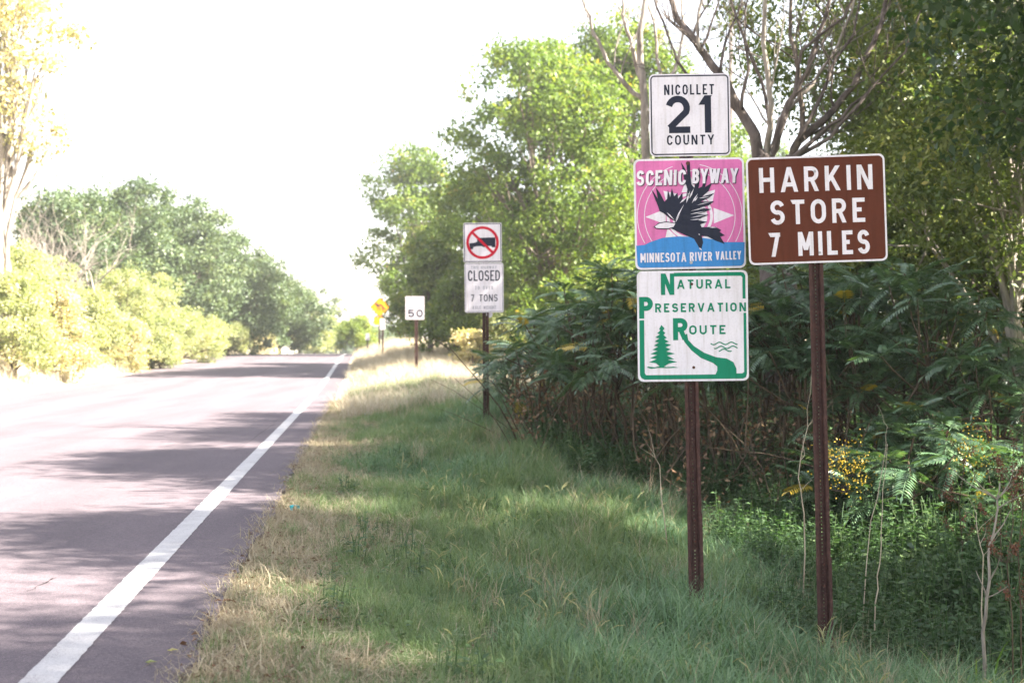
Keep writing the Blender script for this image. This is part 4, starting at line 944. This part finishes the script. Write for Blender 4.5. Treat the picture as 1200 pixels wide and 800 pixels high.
def herb_quads(ns, h0, h1, L, Wd, seed):
    rg = np.random.default_rng(seed); cs = []; ds = []; ns_ = []; Ls = []; Ws = []; Q = []
    for s in range(ns):
        a = rg.uniform(0, 6.28); b = np.array([cos(a), sin(a), 0])*rg.uniform(0, .08); hh = rg.uniform(h0, h1); t = b+np.array([rg.normal()*.15, rg.normal()*.15, 1])*hh
        Q.append([b+[.003, 0, 0], b-[.003, 0, 0], t-[.002, 0, 0], t+[.002, 0, 0]])
        k = int(hh/.035)
        for i in range(k):
            f = .15+.85*i/k; az = i*2.4+rg.uniform(-.4, .4); cs.append(b+(t-b)*f); ds.append(np.array([cos(az), sin(az), rg.uniform(-.2, .5)])); ns_.append(np.array([rg.normal()*.2, rg.normal()*.2, 1])); g = (1-.5*f)*rg.uniform(.7, 1.2); Ls.append(L*g); Ws.append(Wd*g)
    q = leaf_quads(np.array(cs), np.array(ds), np.array(ns_), Ls, Ws); return np.concatenate([q, np.array(Q)]), rg.uniform(0, 1, len(q)+len(Q))
def fox_quads(seed):
    rg = np.random.default_rng(seed); Q = []; V = []
    for b in range(3):
        a = rg.uniform(0, 6.28); d = np.array([cos(a), sin(a), 0]); hh = rg.uniform(.32, .5); p = d*.03; pts = []
        for i in range(7):
            f = i/6; pts.append(p+np.array([0, 0, hh*sin(f*1.45)/sin(1.45)])+d*hh*.42*f**2.2)
        for i in range(6):
            w = .0014 if i < 4 else .0055; w2 = w if i != 5 else .003; s = np.array([-d[1], d[0], 0])
            Q.append([pts[i]-s*w, pts[i]+s*w, pts[i+1]+s*w2, pts[i+1]-s*w2]); V.append(.3+.5*(i > 3))
            if i > 3: Q.append([pts[i]-[0, 0, w], pts[i]+[0, 0, w], pts[i+1]+[0, 0, w2], pts[i+1]-[0, 0, w2]]); V.append(.8)
    return np.array(Q), np.array(V)
def proto(name, qv, mkey): return bpy.data.objects.new(name, quad_mesh(name, qv[0], M[mkey], qv[1]))
def scatter(name, protos, xy, sc, seed, label, cat, tilt=.12, dz=0):
    rg = np.random.default_rng(seed); n = len(xy); z = H(xy[:, 0], xy[:, 1])+dz
    me = bpy.data.meshes.new(name); me.vertices.add(n); me.vertices.foreach_set('co', np.stack([xy[:, 0], xy[:, 1], z], 1).astype(np.float32).ravel())
    rot = np.stack([rg.normal(size=n)*tilt, rg.normal(size=n)*tilt, rg.uniform(0, 6.283, n)], 1)
    a = me.attributes.new('rot', 'FLOAT_VECTOR', 'POINT'); a.data.foreach_set('vector', rot.astype(np.float32).ravel())
    a = me.attributes.new('scl', 'FLOAT', 'POINT'); a.data.foreach_set('value', sc.astype(np.float32))
    a = me.attributes.new('pick', 'INT', 'POINT'); a.data.foreach_set('value', rg.integers(0, len(protos), n).astype(np.int32))
    cl = bpy.data.collections.new(name+'_tufts')
    for p in protos: cl.objects.link(p)
    ng = bpy.data.node_groups.new(name+'_scatter', 'GeometryNodeTree')
    ng.interface.new_socket('Geometry', in_out='INPUT', socket_type='NodeSocketGeometry'); ng.interface.new_socket('Geometry', in_out='OUTPUT', socket_type='NodeSocketGeometry')
    nn = ng.nodes; gi = nn.new('NodeGroupInput'); go = nn.new('NodeGroupOutput'); ip = nn.new('GeometryNodeInstanceOnPoints'); ci = nn.new('GeometryNodeCollectionInfo')
    ci.inputs['Collection'].default_value = cl; ci.inputs['Separate Children'].default_value = True; ci.inputs['Reset Children'].default_value = True
    def at(nm, t):
        x = nn.new('GeometryNodeInputNamedAttribute'); x.data_type = t; x.inputs['Name'].default_value = nm; return x.outputs['Attribute']
    ip.inputs['Pick Instance'].default_value = True; L = ng.links.new
    L(gi.outputs[0], ip.inputs['Points']); L(ci.outputs[0], ip.inputs['Instance']); L(at('pick', 'INT'), ip.inputs['Instance Index'])
    e2r = nn.new('FunctionNodeEulerToRotation'); L(at('rot', 'FLOAT_VECTOR'), e2r.inputs[0]); L(e2r.outputs[0], ip.inputs['Rotation'])
    L(at('scl', 'FLOAT'), ip.inputs['Scale']); L(ip.outputs[0], go.inputs[0])
    o = link(name, me); md = o.modifiers.new('scatter', 'NODES'); md.node_group = ng
    tag(o, label, cat, kind='stuff'); return o
rg = np.random.default_rng(2)
def sample(n, y0, y1, t0, t1, power=1.0, marg=1.2):
    y = y0+(y1-y0)*rg.uniform(0, 1, n)**power; t = rg.uniform(t0, t1, n); x = LX0+LK_*y+t*NL
    k = (np.abs(x) < .36*y+marg); return np.stack([x[k], y[k]], 1), t[k]
def nz(xy, s=1.0, o=0): return vnoise(xy[:, 0]*s+o, xy[:, 1]*s-o)
# green verge
gp = [proto('green_tuft_%s' % c, blade_quads(40, .085, .07, .23, .0040, .8, 200+i), 'grass') for i, c in enumerate('abcd')]
bp = [proto('blue_green_tuft_%s' % c, blade_quads(32, .085, .09, .28, .0052, .9, 210+i, curl=.9), 'bluegrass') for i, c in enumerate('abc')]
dp = [proto('dry_tuft_%s' % c, blade_quads(30, .085, .03, .12, .0035, 1.2, 220+i), 'dry') for i, c in enumerate('abcd')]
tp_ = [proto('tall_dry_tuft_%s' % c, blade_quads(22, .09, .18, .5, .0045, .55, 230+i), 'dry') for i, c in enumerate('abc')]
xy, t = sample(26000, 4.6, 34, .62, 8.5, 1.25)
q = nz(xy, .8); w = (t+.55*q+.3*rg.normal(size=len(t))); keep = (rg.uniform(size=len(t)) < np.clip((w-.6)/.9, .2, 1))
keep &= ~((xy[:, 1] > 17.5) & (t > 6.5))
keep &= rg.uniform(size=len(t)) < np.clip(1.1-(xy[:, 1]-12)/34, .35, 1)
xy, t = xy[keep], t[keep]; q = nz(xy, .5, 3); blue = (q+.35*rg.normal(size=len(t))+np.clip((t-2.6)*.35, -1, .6)) > .35
hs = np.clip(.45+.30*(t-.6), .45, 1.25)*(1+.30*nz(xy, 1.6, 7))*rg.uniform(.75, 1.3, len(t))
scatter('verge_grass', gp, xy[~blue], hs[~blue], 1, 'short green grass covering the shaded verge between road and sumacs', 'grass')
scatter('lush_grass', bp, xy[blue], hs[blue]*.95, 2, 'broader blue-green grass in the hollow around the sign posts', 'grass')
xy, t = sample(20000, 4.6, 36, .58, 4.2, 1.2)
w = t+.6*nz(xy, .8)+.35*rg.normal(size=len(t)); keep = (w < 1.2) | (rg.uniform(size=len(t)) < .07)
xy, t = xy[keep], t[keep]
scatter('dry_grass', dp, xy, rg.uniform(.7, 1.6, len(xy)), 3, 'bleached dry grass strip along the asphalt edge', 'grass', .2)
xy, t = sample(1500, 4.6, 26, 1.8, 6.5, 1.2); keep = rg.uniform(size=len(t)) < np.clip((t-1)/4, .1, .8)*(.5+.5*nz(xy, .9, 5)); xy = xy[keep]
scatter('straw_stems', tp_, xy, rg.uniform(.6, 1.0, len(xy)), 4, 'sparse taller straw stems among the green verge grass', 'grass')
xy, t = sample(1000, 5, 22, 1.8, 6.5, 1.2); keep = (nz(xy, .7, 9)+.5*rg.normal(size=len(t))) > .1; xy = xy[keep]
scatter('foxtail_grass', [proto('foxtail_%s' % c, fox_quads(240+i), 'seed') for i, c in enumerate('abc')], xy, rg.uniform(.45, .8, len(xy)), 5, 'nodding foxtail seed heads in the verge grass', 'grass')
lw = [proto('low_weed_%s' % c, herb_quads(5, .06, .16, .05, .032, 290+i), 'weed') for i, c in enumerate('abc')]
xy, t = sample(1500, 5, 20, 1.2, 6.2, 1.2); xy = xy[(nz(xy, 1.1, 4)+.4*rg.normal(size=len(t))) > .2]
scatter('verge_weeds', lw, xy, rg.uniform(.7, 1.5, len(xy)), 12, 'small broad-leaved weeds among the verge grass', 'weeds')
# ditch weeds
wp = [proto('weed_%s' % c, herb_quads(7, .18, .5, .085, .045, 250+i), 'weed') for i, c in enumerate('abcd')]
y = rg.uniform(9.5, 17.8, 3600); x = rg.uniform(1.2, 7.5, 3600); t = lat(x, y)
k = (t > 4.9+.5*vnoise(x, y)) & (np.abs(x) < .37*y+.6); xy = np.stack([x[k], y[k]], 1)
scatter('ditch_weeds', wp, xy, rg.uniform(.6, 1.3, len(xy))*(1+.75*ss(5.0, 7.5, lat(xy[:, 0], xy[:, 1]))), 6, 'dark leafy weeds filling the ditch at the lower right', 'weeds')
y = rg.uniform(16.5, 27, 1300); t = rg.uniform(3.8, 5.8, 1300); x = LX0+LK_*y+t*NL; xy = np.stack([x, y], 1)
scatter('thicket_edge_weeds', wp, xy, rg.uniform(.5, 1.35, len(xy)), 7, 'leafy weeds along the foot of the thicket', 'weeds')
y = rg.uniform(18.5, 34, 2600); t = rg.uniform(5.6, 20, 2600); x = LX0+LK_*y+t*NL; xy = np.stack([x, y], 1)
scatter('understorey', wp, xy, rg.uniform(1.0, 2.6, len(xy)), 8, 'leafy undergrowth beneath the shade trees', 'undergrowth')
# sunny dry grass: far right verge and left bank
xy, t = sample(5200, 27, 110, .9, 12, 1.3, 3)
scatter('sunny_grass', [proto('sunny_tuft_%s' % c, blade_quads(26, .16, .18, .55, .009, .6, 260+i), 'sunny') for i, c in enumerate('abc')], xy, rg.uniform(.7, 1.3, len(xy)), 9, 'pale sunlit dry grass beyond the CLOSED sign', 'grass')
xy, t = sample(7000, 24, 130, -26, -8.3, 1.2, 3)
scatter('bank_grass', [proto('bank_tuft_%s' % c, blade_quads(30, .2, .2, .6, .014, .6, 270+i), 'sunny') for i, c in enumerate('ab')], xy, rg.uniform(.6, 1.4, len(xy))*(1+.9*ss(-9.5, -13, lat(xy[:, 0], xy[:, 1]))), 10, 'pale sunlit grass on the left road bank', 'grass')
# clumps of green on the crest of the verge near the 50 sign
xy, t = sample(1500, 34, 50, 1.0, 3.6, 1.0, 2); xy = xy[nz(xy, .4) > -.2]
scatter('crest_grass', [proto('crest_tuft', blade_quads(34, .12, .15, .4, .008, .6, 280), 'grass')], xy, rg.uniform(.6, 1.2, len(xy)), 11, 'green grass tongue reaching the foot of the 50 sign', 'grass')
# leaf litter at the asphalt edge and on the verge
n = 1500; y = 5+18*rg.uniform(0, 1, n)**1.6; t = EDGE+np.abs(rg.normal(size=n))*.9-.05; x = LX0+LK_*y+t*NL; z = np.where(t < EDGE, zroad(y)+.012, H(x, y)+.04)
q = leaf_quads(np.stack([x, y, z], 1), rg.normal(size=(n, 3))*[1, 1, .15], rg.normal(size=(n, 3))*.3+[0, 0, 1], rg.uniform(.02, .055, n), rg.uniform(.012, .03, n), .3)
tag(link('leaf_litter', quad_mesh('leaf_litter', q, M['dryleaf'], rg.uniform(0, 1, n))), 'scattered dead leaves along the asphalt edge', 'leaves', kind='stuff')
# straw thatch
n = 16000; y = 5+20*rg.uniform(0, 1, n)**1.5; t = EDGE+rg.uniform(0.02, 1.35, n)+.25*rg.normal(size=n); k = t > EDGE+.03; y, t = y[k], t[k]; n = len(y); x = LX0+LK_*y+t*NL
q = leaf_quads(np.stack([x, y, H(x, y)+rg.uniform(.005, .05, n)], 1), rg.normal(size=(n, 3))*[1, 1, .12], rg.normal(size=(n, 3))*.2+[0, 0, 1], rg.uniform(.06, .16, n), np.full(n, .004), .1)
tag(link('straw_thatch', quad_mesh('straw_thatch', q, M['dry'], rg.uniform(0, 1, n))), 'flattened straw lying on the dry verge strip', 'straw', kind='stuff')

# ------------------------------------------------------------------ single plants and litter
def stalk(label, uv, Y, r, seed, sub_=6, mk='stalk', twL=.3, name='dead_stalk', cat='dead plant', group='dead stalks in the weeds', seeds=0):
    rg_ = random.Random(seed); p0 = P(*uv[0], Y); p0.z = Hs(p0.x, Y)-.03; e = empty(name, p0); tag(e, label, cat, group)
    w = [p0]+[P(u, v, Y) for u, v in uv[1:]]; fine = []
    for i in range(len(w)-1):
        for k in range(3): fine.append(w[i].lerp(w[i+1], k/3)+(Vector((rg_.gauss(0, .006), rg_.gauss(0, .02), 0)) if i+k else Vector()))
    fine.append(w[-1]); n = len(fine); mb = MB(); mb.tube(fine, [r*(1-.7*i/(n-1)) for i in range(n)], 6); rebase(mb, p0); mb.build('stem', M[mk], e, True)
    mb = MB(); tips = []
    for k in range(sub_):
        i = rg_.randrange(n//3, n); d = Vector((rg_.gauss(0, .7), rg_.gauss(0, .4), rg_.uniform(.3, 1.2))).normalized(); L = twL*rg_.uniform(.5, 1.3)
        pts = [fine[i]]; q_ = fine[i]
        for j in range(4): d = (d+Vector((rg_.gauss(0, .2), rg_.gauss(0, .2), .1))).normalized(); q_ = q_+d*L/4; pts.append(q_)
        mb.tube(pts, [r*.45*(1-.7*j/4) for j in range(5)], 4, False); tips.append((pts[2], pts[-1]))
    if sub_: rebase(mb, p0); mb.build('side_twigs', M[mk], e, True)['kind'] = 'stuff'
    if seeds:
        g = np.random.default_rng(seed); c = []
        for a, b in tips:
            f = g.uniform(0, 1, seeds); c.append(np.array(a)[None]*(1-f[:, None])+np.array(b)[None]*f[:, None]+g.normal(size=(seeds, 3))*.012)
        c = np.concatenate(c)-np.array(p0); m_ = len(c)
        link('seeds', quad_mesh('seeds', leaf_quads(c, g.normal(size=(m_, 3)), g.normal(size=(m_, 3)), g.uniform(.012, .022, m_), g.uniform(.010, .018, m_)), M['rustseed'], g.uniform(0, 1, m_)), e)['kind'] = 'stuff'
    return e
stalk('pale dead sapling with forked twigs near the right edge', [(1153, 790), (1153, 740), (1158, 680), (1162, 640), (1168, 595), (1172, 565)], 9.3, .014, 1, 9, 'bark_pale', .32)
stalk('thin forked stem just left of the pale dead sapling', [(1150, 690), (1150, 650), (1144, 610)], 9.4, .006, 2, 5, 'stalk', .2)
stalk('thin curving pale stalk standing in the weeds right of the brown panel post', [(1028, 745), (1026, 705), (1030, 660), (1034, 600), (1040, 520)], 9.9, .006, 3, 0)
stalk('faint leaning stalk beside the curving pale stalk', [(1008, 690), (1020, 610), (1038, 530), (1040, 500)], 10.6, .0045, 4, 1)
stalk('twiggy dead stalk between the two sign posts', [(942, 640), (941, 600), (935, 560), (946, 500), (951, 440)], 10.9, .006, 5, 5, 'stalk', .28)
stalk('small dry stem behind the post gap on the left', [(783, 575), (772, 545), (765, 520)], 12.5, .005, 6, 3, 'stalk', .2)
for i, (u, v, Y, tv) in enumerate(((1186, 800, 8.9, 520), (1199, 790, 9.3, 500), (1128, 640, 12.2, 540), (1176, 660, 11.5, 560))):
    stalk(('rusty dock with seed clusters at the lower right corner', 'tall rusty dock cut by the right edge', 'rusty weed stem in the shade left of the sapling', 'rusty weed stem behind the pale sapling')[i], [(u, v), (u-4, (v+tv)/2), (u+2, tv)], Y, .006, 20+i, 12, 'twig', .26, 'dock_plant', 'dead plant', 'rusty seeded stems at the right', seeds=34)
def clump(name, label, cat, u, Y, parts, group=None):
    x = X(u, Y); e = empty(name, (x, Y, Hs(x, Y)-.02)); tag(e, label, cat, group)
    for nm, (q_, v_), mk in parts: link(nm, quad_mesh(nm, q_, M[mk], v_), e)['kind'] = 'stuff'
    return e
M['reed'] = leaf_mat('broad_blade_green', [(0, (.08, .16, .04)), (1, (.20, .28, .08))], .4, rough=.45)
clump('broad_grass_clump', 'clump of broad bright blades left of the pale dead sapling', 'grass clump', 1138, 9.2, [('blades', blade_quads(26, .16, .3, .75, .018, .8, 301, 5, .9), 'reed')])
clump('broad_grass_clump', 'broad blades at the foot of the brown panel post', 'grass clump', 976, 9.55, [('blades', blade_quads(12, .10, .25, .45, .02, .6, 302, 5, .6), 'bluegrass')])
g = np.random.default_rng(3)
for i, (u, v, Y) in enumerate(((980, 543, 13.6), (1000, 550, 13.9), (1140, 530, 12.8))):
    x = X(u, Y); z0 = Hs(x, Y); e = empty('goldenrod', (x, Y, z0)); tag(e, ('yellow goldenrod right of the brown panel post', 'smaller goldenrod next to the first, farther from the post', 'goldenrod in the shade near the right edge')[i], 'wildflower', 'goldenrod plants')
    qs, vs_ = herb_quads(5, .5, .85, .08, .02, 310+i); link('leaves', quad_mesh('leaves', qs, M['sumac'], vs_*.8), e)['kind'] = 'stuff'
    nn_ = 170; c = np.stack([g.normal(size=nn_)*.10, g.normal(size=nn_)*.10, (EYE-(v-400)/F*Y-z0)+g.normal(size=nn_)*.13], 1)
    link('blooms', quad_mesh('blooms', leaf_quads(c, g.normal(size=(nn_, 3)), g.normal(size=(nn_, 3)), g.uniform(.015, .03, nn_), g.uniform(.01, .02, nn_)), M['bloom'], g.uniform(0, 1, nn_)), e)['kind'] = 'stuff'
# litter
def crumple(name, label, u, v, w, d, hgt, color, seed):
    rg_ = random.Random(seed); Y = EYE*F/(v-400); x = X(u, Y); m_ = mat(name+'_plastic', color, .35, 0, .5)
    z = Hs(x, Y)+.03; mb = MB(); n_ = 7; vs = []
    for i in range(n_):
        for j in range(5):
            a = i/(n_-1)*3.6; vs.append(((cos(a))*w*.5*(1+.2*rg_.gauss(0, 1)), (j/4-.5)*d+rg_.gauss(0, .004), sin(a)*hgt+.02+rg_.gauss(0, .004)))
    mb.add(vs, [(i*5+j, i*5+j+1, (i+1)*5+j+1, (i+1)*5+j) for i in range(n_-1) for j in range(4)])
    o = mb.build(name, m_, None, False, (x, Y, z), (0, 0, rg_.uniform(.3, 1.2)))
    sol = o.modifiers.new('thickness', 'SOLIDIFY'); sol.thickness = .0015
    tag(o, label, 'litter'); return o
crumple('plastic_scrap', 'crushed teal plastic cup piece at the asphalt edge', 345, 597, .075, .05, .03, (.02, .34, .36), 1)
crumple('plastic_scrap', 'pale blue scrap lying in the dry verge grass farther off', 431, 491, .14, .10, .05, (.45, .55, .68), 2)
g = np.random.default_rng(7)
for i, (u, v, lb) in enumerate(((170, 778, 'yellow-green leaf lying on the asphalt near the bottom'), (196, 764, 'curled straw-coloured leaf on the asphalt'))):
    Y = EYE*F/(v-400); x = X(u, Y); q_ = leaf_quads(np.array([[0, 0, .004], [0, 0, .004]]), np.array([[1, .3, .1], [.8, -.5, .1]]), np.array([[0, 0, 1.], [0, .2, 1]]), [.055, .035], [.03, .02], .2)
    tag(link('fallen_leaf', quad_mesh('fallen_leaf', q_, M['light'], [.6+.3*i]*2), None, (x, Y, .006)), lb, 'leaf')

# ------------------------------------------------------------------ power line across the road (poles out of frame and behind the trees)
wm = mat('wire_dark', (.10, .11, .11), .6)
pA = Vector((-70, 118, 0)); pB = Vector((16, 104, 0))
for k, (pp, lb) in enumerate(((pA, 'wooden power pole off to the left'), (pB, 'wooden power pole hidden behind the right-hand trees'))):
    z0 = Hs(pp.x, pp.y); e = empty('power_pole', (pp.x, pp.y, z0)); tag(e, lb, 'power pole', 'power poles'); ht = 26.0
    mb = MB(); mb.tube([(0, 0, -.5), (0, 0, ht)], [.24, .15], 10); mb.build('pole', M['bark_dead'], e, True)
    mb = MB(); mb.box(-.1, .1, -1.2, 1.2, ht-.4, ht-.25); mb.build('crossarm', M['bark_dead'], e)
def wire(u0, v0, u1, v1, Y0, Y1, lb):
    a0, a1 = P(u0, v0, Y0), P(u1, v1, Y1); d = (a1-a0)
    s = a0-d*((a0.x+70)/d.x); t_ = a1+d*((16-a1.x)/d.x); mb = MB(); n_ = 24
    mb.tube([s.lerp(t_, i/n_)+Vector((0, 0, -1.2*4*(i/n_)*(1-i/n_)+.9)) for i in range(n_+1)], .055, 5); tag(mb.build('power_cable', wm), lb, 'cable', 'power cables across the road')
wire(120, 100, 560, 66, 114, 108, 'upper power cable crossing the pale sky')
wire(120, 107, 560, 70, 114.6, 108.6, 'middle power cable close below the upper one')
wire(120, 112, 560, 79, 113, 107, 'lower power cable crossing the pale sky')

# ------------------------------------------------------------------ added haze volume, stands in for lens flare washing out the trees
hz = bpy.data.materials.new('haze'); hz.use_nodes = True; nt = hz.node_tree
nt.nodes.remove(nt.nodes['Principled BSDF']); pv = nt.nodes.new('ShaderNodeVolumePrincipled')
pv.inputs['Color'].default_value = (.93, .95, .95, 1); pv.inputs['Density'].default_value = HAZE; pv.inputs['Anisotropy'].default_value = .3
nt.links.new(pv.outputs[0], nt.nodes['Material Output'].inputs['Volume'])
mb = MB(); mb.box(-950, 950, -100, 2050, -7, 29); o = mb.build('haze', hz); o['kind'] = 'stuff'; o['label'] = 'thin added haze that washes out the far trees'
